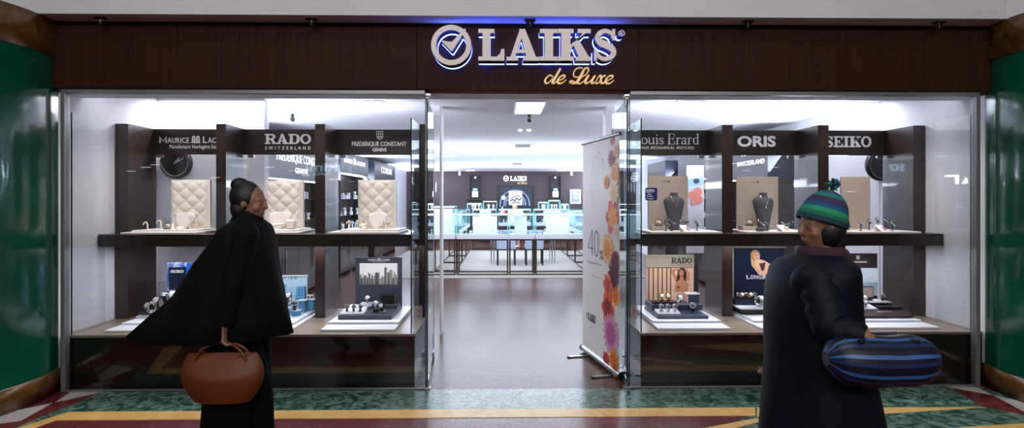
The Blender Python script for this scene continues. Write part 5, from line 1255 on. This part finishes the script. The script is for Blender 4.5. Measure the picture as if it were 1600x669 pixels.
m = MB(); m.cyl(bp(.01, bz1+.012, 0), bp(W_-.01, bz1+.012, 0), .016, 12); P(t, 'top_bar', m, M_steel, True)
P(t, 'pole', MB().cyl(bp(W_*.22, .06, -.045), bp(W_*.22, bz1+.01, -.02), .011, 10), M_steel, True)
for u in (.16, W_-.18):
    m = MB(); along(m, u-.022, u+.022, -.16, .20, .003, .014); P(t, 'foot', m, M_steel, True)
    m = MB(); along(m, u-.024, u+.024, .20, .215, .003, .016); P(t, 'foot_cap', m, M_black, True)
def bfn(px0, px1, pyt, pyb, off=.0015, th=.001):
    """unit square -> banner surface, measured on the photo"""
    u0, z0 = buv(px0, pyb); u1, z1 = buv(px1, pyt); return lambda u, v, d: bp(u0+(u1-u0)*u, z0+(z1-z0)*v, off+th*d)
M_pr = mat('slate_print', '#4c4a55', .5); M_pl = mat('pale_grey_print', '#b9b2bb', .5)
def bz_text(s, px0, px1, pyc, hpx, mt, nm, bold=0):
    u0, zc = buv(px0, pyc); u1, _ = buv(px1, pyc); q = MB(); hh = hpx/888*(bp(u0, 0)-EYE).length/2
    text_on(q, s, lambda u, v, d: bp(u0+(u1-u0)*u, zc-hh+2*hh*v, .0015+.001*d), bold=bold); return P(t, nm, q, mt, True)
q = MB(); fn = bfn(919, 935.5, 361, 397); ribbon(q, [(.40, .0), (.40, 1.0), (.02, .33), (.02, .27), (.50, .27)], .045, fn, smooth=False)
ribbon(q, [(.62, .5), (.66, .85), (.80, .99), (.94, .85), (.98, .5), (.94, .15), (.80, .01), (.66, .15)], .045, fn, closed=True); P(t, 'offer_lettering', q, M_pr, True)
bz_text('%', 937, 943, 398, 14, M_pr, 'offer_lettering')
def scrawl(px0, px1, pyc, hpx, n):
    u0, zc = buv(px0, pyc); u1, _ = buv(px1, pyc); hh = hpx/888*(bp(u0, 0)-EYE).length/2; q = MB()
    ribbon(q, [(k/n, .5+(.45 if k % 2 else -.45)*(.5+.5*abs(sin(k*1.7)))) for k in range(n+1)], .006, lambda u, v, d: bp(u0+(u1-u0)*u, zc-hh+2*hh*v, .0015+.001*d)); P(t, 'small_print', q, M_pl, True)
scrawl(918, 941, 408, 4, 34); scrawl(925, 943, 430, 2.5, 30)
u0, zc = buv(917, 493); u1, _ = buv(931, 499)
q = MB(); fn = lambda u, v, d: bp(u0+(u1-u0)*(.2+.8*u), zc-.035+.075*v, .0015+.001*d); slabword(q, 'LAIKS', fn); ribbon(q, arc(.1, .5, .10, .42, 0, 360, 20)[:-1], .04, lambda u, v, d: bp(u0+(u1-u0)*(u*1.0-.02), zc-.035+.075*v, .0015+.001*d), closed=True, n=1); P(t, 'banner_logo', q, M_ink, True)
scrawl(921, 929, 509, 2.5, 16)
# dotted paper-clip outlines
dots = MB()
for path in ([(925, 305), (924, 285), (927, 262), (932, 244), (937, 238), (937, 248), (931, 272), (927, 300), (927, 320)], [(931, 320), (934, 300), (941, 270), (943, 252), (940, 252), (934, 275), (931, 300)]):
    for p in catmull(path, 5): u, z = buv(p.x, p.y); dots.add([bp(u-.004, z-.004, .002), bp(u+.004, z-.004, .002), bp(u+.004, z+.004, .002), bp(u-.004, z+.004, .002)], [(0, 1, 2, 3)])
o = P(t, 'dotted_outline', dots, M_pr, True); o['kind'] = 'stuff'
FL = {}
def pm(h):
    if h not in FL: FL[h] = mat('petal_print_'+str(len(FL)), h, .5)
    return FL[h]
for i, (px, py, r, c1, c2, n) in enumerate(((957, 219, 6, '#e58aa0', '#c84a68', 10), (956, 248, 10, '#b43f62', '#7d2244', 12), (965, 236, 8, '#f3b7b0', '#e59a7a', 8), (948, 285, 8, '#f0a35e', '#d0642a', 10), (962, 272, 13, '#f4c06a', '#e08a3a', 11),
        (961, 300, 14, '#f7dcc0', '#eebf86', 9), (958, 340, 20, '#d84a52', '#f0a04a', 6), (966, 362, 9, '#f5e3dc', '#e9b6ae', 8), (950, 389, 17, '#f4c27a', '#e08a4a', 11), (963, 408, 12, '#8a1f45', '#5a1030', 12), (965, 430, 16, '#6e1a3c', '#3e0c22', 12),
        (951, 446, 13, '#f06a3c', '#b83a2a', 6), (962, 462, 12, '#f59a2a', '#e06a20', 9), (950, 482, 17, '#e8452c', '#7a1a18', 6), (955, 522, 22, '#dd9ac4', '#b85a98', 16), (948, 562, 9, '#d8303a', '#a01c2a', 7), (960, 563, 13, '#ef8e34', '#d0561e', 10), (962, 578, 8, '#e06a30', '#a03a20', 8))):
    u, z = buv(px, py); R = 1.45*r/888*(bp(u, z)-EYE).length; k = .004+(i % 6)*.0014; m = MB()
    u = max(.035+R*.75, u)
    for ly, sc in ((0, 1), (1, .66)):
        m.m = ly
        for j in range(n):
            a = 2*PI*j/n+ly*.3; w = 2.3/n*R*sc*1.2
            P0 = [(.12*R, 0), (.6*R*sc, w*.8), (.92*R*sc, w*.45), (R*sc, 0), (.92*R*sc, -w*.45), (.6*R*sc, -w*.8)]
            m.prism([bp(min(max(u+x*cos(a)-y*sin(a), .03), W_), z+x*sin(a)+y*cos(a), k+ly*.0006) for x, y in P0], nn*.0003)
    m.m = 1; m.prism([bp(max(u+.2*R*cos(2*PI*j/10), .03), z+.2*R*sin(2*PI*j/10), k+.0012) for j in range(10)], nn*.0003)
    P(t, 'printed_flower', m, [pm(c1), pm(c2)], True)
# ============================================================ passers-by
M_coat = mat('black_wool_coat', '#0b090b', .8, col2='#0c090a', scale=6, spec=.12)
M_trou = mat('black_trouser_cloth', '#08080a', .85, spec=.1)
M_shoe = mat('black_shoe_leather', '#0a0a0b', .35)
M_bago = mat('tan_orange_leather', '#552700', .55, col2='#643002', scale=3)
M_navyc = mat('navy_padded_cloth', '#04070f', .6, col2='#070d1e', scale=5, spec=.2)
M_face = mat('face_skin', '#87604d', .5); M_eye = mat('eye_white', '#e8e4e0', .3)
def ringxy(c, rx, ry, z, n=40, fold=0, nf=7, ph=0, tilt=0):
    return [V((c[0]+(rx*(1+fold*cos(nf*a+ph)))*cos(a), c[1]+(ry*(1+fold*cos(nf*a+ph)))*sin(a), z+tilt*cos(a))) for a in [2*PI*j/n for j in range(n)]]
def eyes(par, c, f, s=1.0):
    f = V(f).normalized(); r = f.cross(V((0,0,1))).normalized(); u = r.cross(f)
    for q in (-1, 1):
        e = MB(); p = V(c)+(r*q*.030+f*.0735+u*.002)*s; e.ell(p, .0085*s, 12, 8); o = P(par, 'eye', e, M_eye, True)
        e = MB(); e.ell(p+f*.0055*s, .0045*s, 10, 6); P(o, 'iris', e, M_ink, True)
        e = MB(); e.tube([p+u*.020*s+f*.006*s-r*.014*s, p+u*.024*s+f*.009*s, p+u*.020*s+f*.004*s+r*.014*s], .003*s, 6); P(par, 'eyebrow', e, M_hr, True)
def shoe(par, ankle, dx, pitch=0):
    a = V(ankle); m = MB(); rg = []
    for k in range(9):
        v = k/8; x = -.08+.27*v; w = (.030, .036, .038, .037, .040, .045, .046, .040, .022)[k]; h = (.07, .10, .105, .085, .065, .055, .048, .040, .022)[k]
        rg.append([V((x, w*cos(q), max(0, h*(.5+.5*sin(q))))) for q in [2*PI*j/14 for j in range(14)]])
    m.loft(rg); m.box(-.08, .185, -.036, .036, -.012, .006)
    m.xf(Matrix.Translation(a) @ Matrix.Rotation(0 if dx > 0 else PI, 4, 'Z') @ Matrix.Rotation(pitch, 4, 'Y') @ Matrix.Translation((-.0, 0, 0)))
    return P(par, 'shoe', m, M_shoe, True)
def trouser(par, hip, knee, ankle, r0, r1, r2):
    m = MB(); hip, knee, ankle = V(hip), V(knee), V(ankle); pts = catmull([hip, (hip+knee)/2, knee, (knee+ankle)/2, ankle], 4)
    rr = [r0+(r1-r0)*min(1, i/8) if i < 8 else r1+(r2-r1)*(i-8)/(len(pts)-9) for i in range(len(pts))]
    m.tube(pts, rr, 18, up=V((0, 1, 0))); return P(par, 'trouser_leg', m, M_trou, True)

# --- left walker, heading right
YP = -1.39; q_ = lambda px, py, dy=0: at(px, py, YP+dy)
pel = q_(372, 482)
t = T('person', 'passer-by in a flared black coat with hair in a bun, carrying an orange-brown handbag', 'person', (pel.x, YP, .001))
hd = q_(392, 317); fc = (1, -.12, -.08)
b = MB(); head_parts(b, hd, fc, s=.95)
mb_caps(b, q_(387, 335), q_(382, 356), .052, .056); mb_caps(b, q_(380, 385), q_(374, 430), .135, .125); mb_caps(b, q_(374, 430), pel, .125, .15)
for s in (-1, 1): mb_caps(b, q_(382, 362, 0), q_(381, 368, s*.17), .065, .06)
nsh, nel, nwr = q_(381, 368, -.18), q_(366, 440, -.24), q_(352, 508, -.25)
mb_caps(b, nsh, nel, .052, .040); mb_caps(b, nel, nwr, .040, .027); hand_parts(b, nwr, (0, .0, -1), (1, 0, 0), 1, 1.3)
fsh, fel, fwr = q_(381, 368, .18), q_(338, 428, .22), q_(285, 466, .22)
mb_caps(b, fsh, fel, .052, .040); mb_caps(b, fel, fwr, .040, .027); hand_parts(b, fwr, (-.8, 0, -.5), (0, 0, -1), 1, .6)
hz0 = .001
L1 = [V((pel.x+.03, YP-.09, pel.z-.05)), V((pel.x+.16, YP-.09, .50)), V((pel.x+.20, YP-.09, .10))]
L2 = [V((pel.x-.0, YP+.09, pel.z-.05)), V((pel.x-.04, YP+.09, .50)), V((pel.x-.20, YP+.09, .17))]
for L in (L1, L2): mb_caps(b, L[0], L[1], .092, .062); mb_caps(b, L[1], L[2], .060, .040)
mb_caps(b, V((L1[2].x, L1[2].y, .055)), V((L1[2].x+.13, L1[2].y, .040)), .026, .020); mb_caps(b, L2[2], L2[2]+V((.10, 0, -.09)), .026, .020)
baked('body', b, M_face, t, .008)
eyes(t, hd, fc, .95)
h = MB(); f = V(fc).normalized()
h.ell(hd+V((-.030, 0, .035)), (.092, .085, .098), 20, 14); h.ell(hd+V((-.055, 0, -.035)), (.060, .075, .080), 16, 12); h.ell(hd+V((-.065, 0, .105)), (.052, .050, .045), 14, 10); P(t, 'hair', h, M_hr, True)
c = MB()
rows = [(338, 377, 405, .09, 0), (346, 366, 411, .15, 0), (353, 357, 416, .235, 0), (362, 350, 419, .265, 0), (382, 336, 424, .285, .01), (410, 313, 429, .30, .015), (435, 297, 433, .305, .02), (460, 281, 439, .31, .03), (490, 246, 446, .29, .055), (520, 214, 453, .31, .065), (521, 218, 450, .30, .065)]
c.loft([ringxy(((q_(a, y).x+q_(bb, y).x)/2, YP), (q_(bb, y).x-q_(a, y).x)/2, d, q_(300, y).z, 56, fo, 9, .6) for y, a, bb, d, fo in rows], cap=False)
P(t, 'coat', c, M_coat, True)
for (a, e, w) in ((nsh, nel, nwr), (fsh, fel, fwr)):
    c = MB(); c.tube(catmull([a+V((0, 0, .01)), (a+e)/2, e, (e+w)/2, w], 5), [.082, .082, .08, .078, .076, .074, .072, .07, .068, .066, .064, .062, .06, .058, .057, .056, .054, .052, .05, .048, .046], 20); c.ell(a, .083, 16, 12); P(t, 'sleeve', c, M_coat, True)
c = MB(); c.loft([ringxy((q_(x, y).x, YP), r, r*.9, q_(x, y).z, 24) for x, y, r in ((389, 330, .062), (387, 338, .085), (385, 347, .095), (383, 353, .085))], cap=False); P(t, 'collar', c, M_coat, True)
sk_ = [(516, 338, 418, .19), (560, 330, 420, .20), (610, 326, 422, .21), (660, 322, 424, .22), (676, 324, 422, .21)]
c = MB(); c.loft([ringxy(((q_(a, y).x+q_(bb, y).x)/2, YP), (q_(bb, y).x-q_(a, y).x)/2, d, q_(300, y).z, 40, .03, 7) for y, a, bb, d in sk_], cap=False); P(t, 'skirt', c, M_trou, True)
trouser(t, *L1, .105, .075, .055); trouser(t, *L2, .105, .075, .055)
shoe(t, V((L1[2].x, L1[2].y, .013)), 1); shoe(t, V((L2[2].x, L2[2].y, .10)), 1, .75)
# handbag
Yh = YP-.27; bc = at(348, 590, Yh)
hb = T('handbag', 'rounded orange-brown leather handbag hanging from the left passer-by\'s hand', 'handbag', (bc.x, Yh, at(348, 628, Yh).z))
m = MB(); x0, x1 = at(284, 590, Yh).x, at(413, 590, Yh).x; zt_, zb = at(348, 556, Yh).z, at(348, 627, Yh).z; hw = (x1-x0)/2; rg = []
for k in range(13):
    v = k/12; w = hw*(.35+.65*math.sin(PI*min(1, .14+v*.62))**.8); d = .075*(.45+.55*math.sin(PI*min(1, .12+v*.62)))*(1-.55*max(0, v-.6)/.4)
    rg.append([V((bc.x+w*cos(a), Yh+d*sin(a), zb+(zt_-zb)*v+.018*cos(2*a)*v)) for a in [2*PI*j/32 for j in range(32)]])
m.loft(rg); P(hb, 'bag_body', m, M_bago, True)
tp = nwr+V((0, 0, -.105))
for s in (-1, 1):
    m = MB(); m.tube(catmull([V((bc.x-hw*.62, Yh+s*.028, zt_-.02)), V((bc.x-hw*.4, Yh+s*.024, (zt_+tp.z)/2+.02)), V((tp.x, tp.y+s*.008, tp.z+.012)), V((bc.x+hw*.45, Yh+s*.024, (zt_+tp.z)/2+.01)), V((bc.x+hw*.62, Yh+s*.028, zt_-.02))], 6), .008, 8); P(hb, 'handle', m, M_bago, True)
m = MB().cyl(V((bc.x-hw*.75, Yh-.0, zt_-.004)), V((bc.x+hw*.75, Yh-.0, zt_-.004)), .005, 8); P(hb, 'zip', m, M_goldw, True)

# --- right walker, heading left
YP = -2.18; q_ = lambda px, py, dy=0: at(px, py, YP+dy)
pel = q_(1290, 565)
t = T('person', 'passer-by in a long navy coat and a striped green and blue knitted hat', 'person', (pel.x, YP, .001))
hd = q_(1281, 353); fc = (-1, -.15, -.12)
b = MB(); head_parts(b, hd, fc)
mb_caps(b, q_(1288, 385), q_(1284, 415), .055, .055); mb_caps(b, q_(1270, 447), q_(1270, 500), .125, .125); mb_caps(b, q_(1270, 500), q_(1278, 562), .125, .145); mb_caps(b, q_(1284, 415), q_(1270, 447), .055, .10)
for s in (-1, 1): mb_caps(b, q_(1278, 430, 0), q_(1276, 436, s*.14), .06, .055)
nsh, nel, nwr = q_(1276, 438, -.175), q_(1298, 512, -.28), q_(1352, 526, -.36)
mb_caps(b, nsh, nel, .056, .044); mb_caps(b, nel, nwr, .044, .030); hand_parts(b, nwr, (.85, 0, -.35), (0, 0, -1), 1, 1.4)
fsh, fel, fwr = q_(1290, 426, .20), q_(1243, 492, .25), q_(1212, 548, .22)
mb_caps(b, fsh, fel, .056, .044); mb_caps(b, fel, fwr, .044, .030); hand_parts(b, fwr, (-.3, 0, -1), (-1, 0, .2), 1, .9)
L1 = [V((pel.x-.03, YP-.10, pel.z-.05)), V((pel.x-.16, YP-.10, .49)), V((pel.x-.30, YP-.10, .10))]
L2 = [V((pel.x+.02, YP+.10, pel.z-.05)), V((pel.x+.07, YP+.10, .49)), V((pel.x+.34, YP+.10, .18))]
for L in (L1, L2): mb_caps(b, L[0], L[1], .10, .066); mb_caps(b, L[1], L[2], .064, .042)
mb_caps(b, V((L1[2].x, L1[2].y, .055)), V((L1[2].x-.13, L1[2].y, .040)), .026, .020); mb_caps(b, L2[2], L2[2]+V((-.10, 0, -.09)), .026, .020)
baked('body', b, M_face, t, .008); eyes(t, hd, fc)
h = MB(); h.ell(hd+V((.030, 0, -.02)), (.080, .088, .095), 20, 14); h.ell(hd+V((.06, 0, -.07)), (.05, .07, .07), 14, 10); P(t, 'hair', h, M_hair if False else M_hr, True)
cols = ['#123b4e', '#12684f', '#1d9468', '#1c4f7e', '#27325f', '#3a2a55', '#157a5c', '#21618f', '#43264f', '#178a63', '#243c77']
h = MB(); rg = []
R3 = Matrix.Rotation(.30, 3, 'Y'); hc_ = hd+V((.022, 0, .062))
for k in range(23):
    a = -.12+(PI/2+.10)*k/22; rr = 1.0 if k > 3 else 1.06
    rg.append([hc_+R3 @ V((.106*rr*cos(a)*cos(w)*(1+.012*cos(30*w)), .098*rr*cos(a)*sin(w)*(1+.012*cos(30*w)), -.035+.142*sin(a))) for w in [2*PI*j/60 for j in range(60)]])
for k in range(22):
    h.m = (k//2) % len(cols); h.loft([rg[k], rg[k+1]], cap=False)
P(t, 'knitted_hat', h, [mat('knit_band_%d' % (i+1), cc, .85, bump=.5, scale=90) for i, cc in enumerate(cols)], True)
h = MB(); random.seed(2); pc = hc_+R3 @ V((0, 0, .135))
for k in range(90):
    d = V((random.gauss(0, 1), random.gauss(0, 1), random.gauss(0, 1))).normalized(); h.m = k % 3; h.cyl(pc, pc+d*random.uniform(.026, .036), .006, 5, .002)
P(t, 'pompom', h, [D.materials['knit_band_3'], D.materials['knit_band_8'], D.materials['knit_band_9']], True)
c = MB()
rows = [(396, 1254, 1314, .12, 0), (403, 1241, 1314, .20, 0), (411, 1229, 1318, .262, 0), (422, 1217, 1322, .275, .0), (450, 1206, 1327, .265, .012), (480, 1203, 1331, .255, .006), (510, 1202, 1336, .255, .01), (540, 1202, 1343, .26, .015), (570, 1202, 1350, .265, .02), (600, 1199, 1358, .27, .025), (640, 1196, 1368, .275, .03), (690, 1192, 1378, .28, .035), (715, 1190, 1381, .28, .035), (716, 1195, 1376, .27, .035)]
c.loft([ringxy(((q_(a, y).x+q_(bb, y).x)/2, YP), (q_(bb, y).x-q_(a, y).x)/2, d, q_(1300, y).z, 56, fo, 6, .3) for y, a, bb, d, fo in rows], cap=False); P(t, 'long_coat', c, M_navyc, True)
for (a, e, w) in ((nsh, nel, nwr), (fsh, fel, fwr)):
    c = MB(); c.tube(catmull([a, (a+e)/2, e, (e+w)/2, w], 5), [.088, .086, .076, .08, .082, .072, .08, .076, .068, .074, .072, .062, .070, .066, .058, .064, .058, .052, .054, .048, .044], 20); c.ell(a+V((0, .02, -.01)), (.10, .085, .085), 18, 12); P(t, 'sleeve', c, M_navyc, True)
c = MB(); c.loft([ringxy((q_(x, y).x, YP), r, r*1.0, q_(x, y).z, 30, .03, 5) for x, y, r in ((1284, 384, .088), (1286, 392, .108), (1287, 402, .112), (1288, 410, .10))], cap=False); P(t, 'scarf', c, mat('plum_knit', '#3a1c2c', .9, bump=.5, scale=70), True)
trouser(t, *L1, .125, .088, .07); trouser(t, *L2, .125, .088, .07)
shoe(t, V((L1[2].x, L1[2].y, .013)), -1); shoe(t, V((L2[2].x, L2[2].y, .11)), -1, .75)
# striped bag
Yh = YP-.36; bc = at(1374, 556, Yh); m = MB(); mats = [mat('navy_nylon', '#060c1e', .4), mat('light_blue_stripe', '#2c5c9a', .4), mat('mid_blue_stripe', '#132c58', .4)]
x0, x1 = at(1290, 556, Yh).x, at(1462, 556, Yh).x; rz_ = (at(1374, 520, Yh).z-at(1374, 600, Yh).z)/2; bc.z = at(1374, 560, Yh).z
hb = T('shoulder_bag', 'long soft navy bag with light blue stripes carried by the right passer-by', 'bag', (bc.x, Yh, bc.z-rz_))
N = 40; rg = []
for k in range(17):
    v = k/16; e = max(.08, 1-abs(2*v-1)**5)**.5; rg.append([V((x0+(x1-x0)*v, Yh+.10*e*cos(a), bc.z+rz_*e*sin(a)*(1+.02*sin(v*19))-.012*sin(v*PI))) for a in [2*PI*j/N for j in range(N)]])
for j in range(N):
    m.m = (0, 0, 1, 0, 2)[j % 5]
    m.add([rg[k][q] for k in range(17) for q in (j, (j+1) % N)], [(2*k, 2*k+1, 2*k+3, 2*k+2) for k in range(16)], True)
m.m = 0; m.add(rg[0], [list(range(N))]); m.add(rg[-1], [list(range(N))]); P(hb, 'bag_body', m, mats, True)
for s in (-1, 1):
    m = MB(); tp = nwr+V((.085, 0, -.040)); m.tube(catmull([V((bc.x-.12, Yh+s*.06, bc.z+rz_*.8)), V((bc.x-.07, Yh+s*.03, (bc.z+rz_+tp.z)/2)), V((tp.x, tp.y+s*.01, tp.z)), V((bc.x+.09, Yh+s*.03, (bc.z+rz_+tp.z)/2)), V((bc.x+.12, Yh+s*.06, bc.z+rz_*.8))], 6), .009, 8); P(hb, 'handle', m, mats[0], True)
m = MB().cyl((x0+.16, Yh, bc.z+rz_*.985), (x1-.16, Yh, bc.z+rz_*.985), .006, 8); P(hb, 'zip', m, M_chrome, True)

# ============================================================ opposite side of the mall (behind the camera, mirrored in the glass)
YO = -20.0
m = MB().box(-22, 22, YO-.3, YO, 0, 5.6); S('wall_front', m, mat('opposite_wall', '#3a3a40', .6))
M_shopglow = mat('opposite_shop_glow', '#50545c', .6, emit='#9fb0c8', es=.55, col2='#c0c4cc', scale=1.5)
M_cyl = mat('cyan_sign_glow', '#bfeaff', .5, emit='#bdeaff', es=3.2)
def osign(s, px0, px1, yt, yb, lab, mt=M_cyl, extra=None, bold=.02):
    a = at(px0, yb, -YO); b = at(px1, yt, -YO); t = T('shop_sign', lab, 'sign', ((a.x+b.x)/2, YO+.01, a.z))
    f = MB(); text_on(f, s, lambda u, v, d: V((b.x+(a.x-b.x)*u, YO+.02+.05*d, a.z+(b.z-a.z)*v)), bold=bold); P(t, 'lettering', f, mt, True)
    if extra: extra(t, a, b)
osign('Rimi', 478, 528, 254, 268, 'glowing Rimi sign on the shop across the mall, mirrored in the left window',
      extra=lambda t, a, b: P(t, 'small_lettering', text_on(MB(), 'SUPER', lambda u, v, d: V((b.x-.3+(a.x+.3-b.x+.3)*u, YO+.02+.03*d, a.z-.17+.12*v)), bold=.02), M_cyl, True))
osign('SHOP', 1388, 1412, 256, 268, 'glowing SHOP sign across the mall, mirrored in the right window')
osign('ROZE', 1449, 1479, 257, 267, 'glowing ROZE sign across the mall, mirrored at the far right')
k = 3
for x0, x1, z0, z1 in ((-13, -9.8, .3, 2.3), (-7.2, -4.2, .3, 2.3), (4.8, 8.4, .3, 2.3), (11.5, 13.6, .3, 2.3)):
    m = MB().box(x0, x1, YO, YO+.03, z0, z1); S('window_%d' % k, m, M_shopglow); k += 1
for i, (px, py) in enumerate(((205, 268), (228, 262), (243, 258), (337, 278), (420, 262), (478, 275), (520, 281), (1210, 262), (1150, 256), (1255, 280), (1330, 300))):
    c = at(px, py, 15.0); t = T('strip_lamp', 'bright strip lamp on the far side of the mall, %s' % ('number ' + ('one two three four five six seven eight nine ten eleven'.split()[i]) + ' from the left'), 'strip lamp', (c.x, -15, c.z), 0, 'strip lamps across the mall')
    P(t, 'housing', MB().box(-.17, .17, -.04, .04, .02, .05), M_grey); P(t, 'tube', MB().box(-.15, .15, -.02, .02, .0, .019), M_lamp)
    P(t, 'hanger', MB().cyl((0, 0, .07), (0, 0, 5.6-c.z), .008, 6), M_grey)
# ============================================================ light
def area(loc, size, power, col=(1,1,1), rot=(0,0,0), name='ceiling_light', sy=None, spread=None):
    l = D.lights.new(name, 'AREA'); l.energy = power; l.color = col; l.size = size
    if sy: l.shape = 'RECTANGLE'; l.size_y = sy
    if spread: l.spread = spread
    o = D.objects.new(name, l); COL.objects.link(o); o.location = loc; o.rotation_euler = rot; return o
for Y, p in ((3.0, 75), (6.3, 120), (9.5, 210), (13.5, 220)): area((.2, Y, ZC-.03), 6, p, (.84, .90, 1), sy=1.6)
# unseen fill lights added along the side walls to brighten the ceiling
for Y, q in ((2.9, 100), (5.5, 110), (9, 115), (13, 130), (16, 120)):
    area((XW0+.3, Y, 2.12), .3, q, (.80, .87, 1), (PI, 0.95, 0), 'side_ceiling_fill', 3); area((XW1-.3, Y, 2.12), .3, q, (.80, .87, 1), (PI, -0.95, 0), 'side_ceiling_fill', 3)
# added fill light over the window zone, and spots over the six bays
area((-2.25, .42, ZC-.06), 2.7, 8, (.95, .96, 1), (.25, 0, 0), 'window_zone_fill', .2); area((2.65, .42, ZC-.06), 2.7, 8, (.93, .95, 1), (.25, 0, 0), 'window_zone_fill', .2)
for px in (265, 430, 585, 1060, 1215, 1370):
    c = at(px, 150, .42); area((c.x, .5, 2.60), .18, 7, (1, .95, .88), (.0, 0, 0), 'display_spot', spread=2.0)
    area((c.x, .66, 1.155), .8, 6.0, (.93, .96, 1), (-.1, 0, 0), 'under_shelf_fill', sy=.02)  # second light: unseen fill under the shelf to brighten the trays
for x, w in ((-3.1, 1.1), (3.7, .8)): area((x, 1.30, 2.66), w, 13+12*(x < 0), (.98, .96, 1), (.12, 0, 0), 'rear_bay_fill', .08)  # fill added to lighten the white walls behind the outer bays
# light of the mall passage
area((0, -10, 5.2), 10, 500, (1, .985, .96), (1.30, 0, 0), 'mall_light', 1.5)
area((0, -3.3, 5.4), 5, 60, (1, .97, .92), (.1, 0, 0), 'mall_light', 1.5)
# added uplights imitating bounce off the counters, and added fill for the front ceiling
area((.35, 7.4, 1.50), 5.0, 95, (.86, .92, 1), (PI, 0, 0), 'counter_bounce_fill', .4)
area((.35, 13.35, 1.62), 3.5, 80, (.86, .92, 1), (PI, 0, 0), 'counter_bounce_fill', .4)
for x in (-2.2, 2.7): area((x, 1.62, 2.25), 2.0, 36, (.88, .92, 1), (PI-.85, 0, 0), 'front_ceiling_fill', .15)
# ============================================================ camera and render look
cd = D.cameras.new('camera'); cam = D.objects.new('camera', cd); COL.objects.link(cam)
cam.location = EYE; cam.rotation_euler = (PI/2, 0, -TH); cd.sensor_width = 36; cd.lens = F*36/1600; cd.shift_y = -22.5/1600
cd.clip_start = .05; cd.clip_end = 100; SC.camera = cam
w = D.worlds.new('mall'); SC.world = w; w.use_nodes = True
w.node_tree.nodes['Background'].inputs[0].default_value = (.42, .46, .55, 1); w.node_tree.nodes['Background'].inputs[1].default_value = .28
SC.view_settings.view_transform = 'Standard'; SC.view_settings.look = 'None'; SC.view_settings.gamma = 1
SC.view_settings.use_curve_mapping = False; SC.view_settings.exposure = 0.0
SC.cycles.max_bounces = 8; SC.cycles.transparent_max_bounces = 24; SC.cycles.glossy_bounces = 4; SC.cycles.diffuse_bounces = 4
SC.cycles.sample_clamp_indirect = 4; SC.cycles.caustics_reflective = False; SC.cycles.use_denoising = True
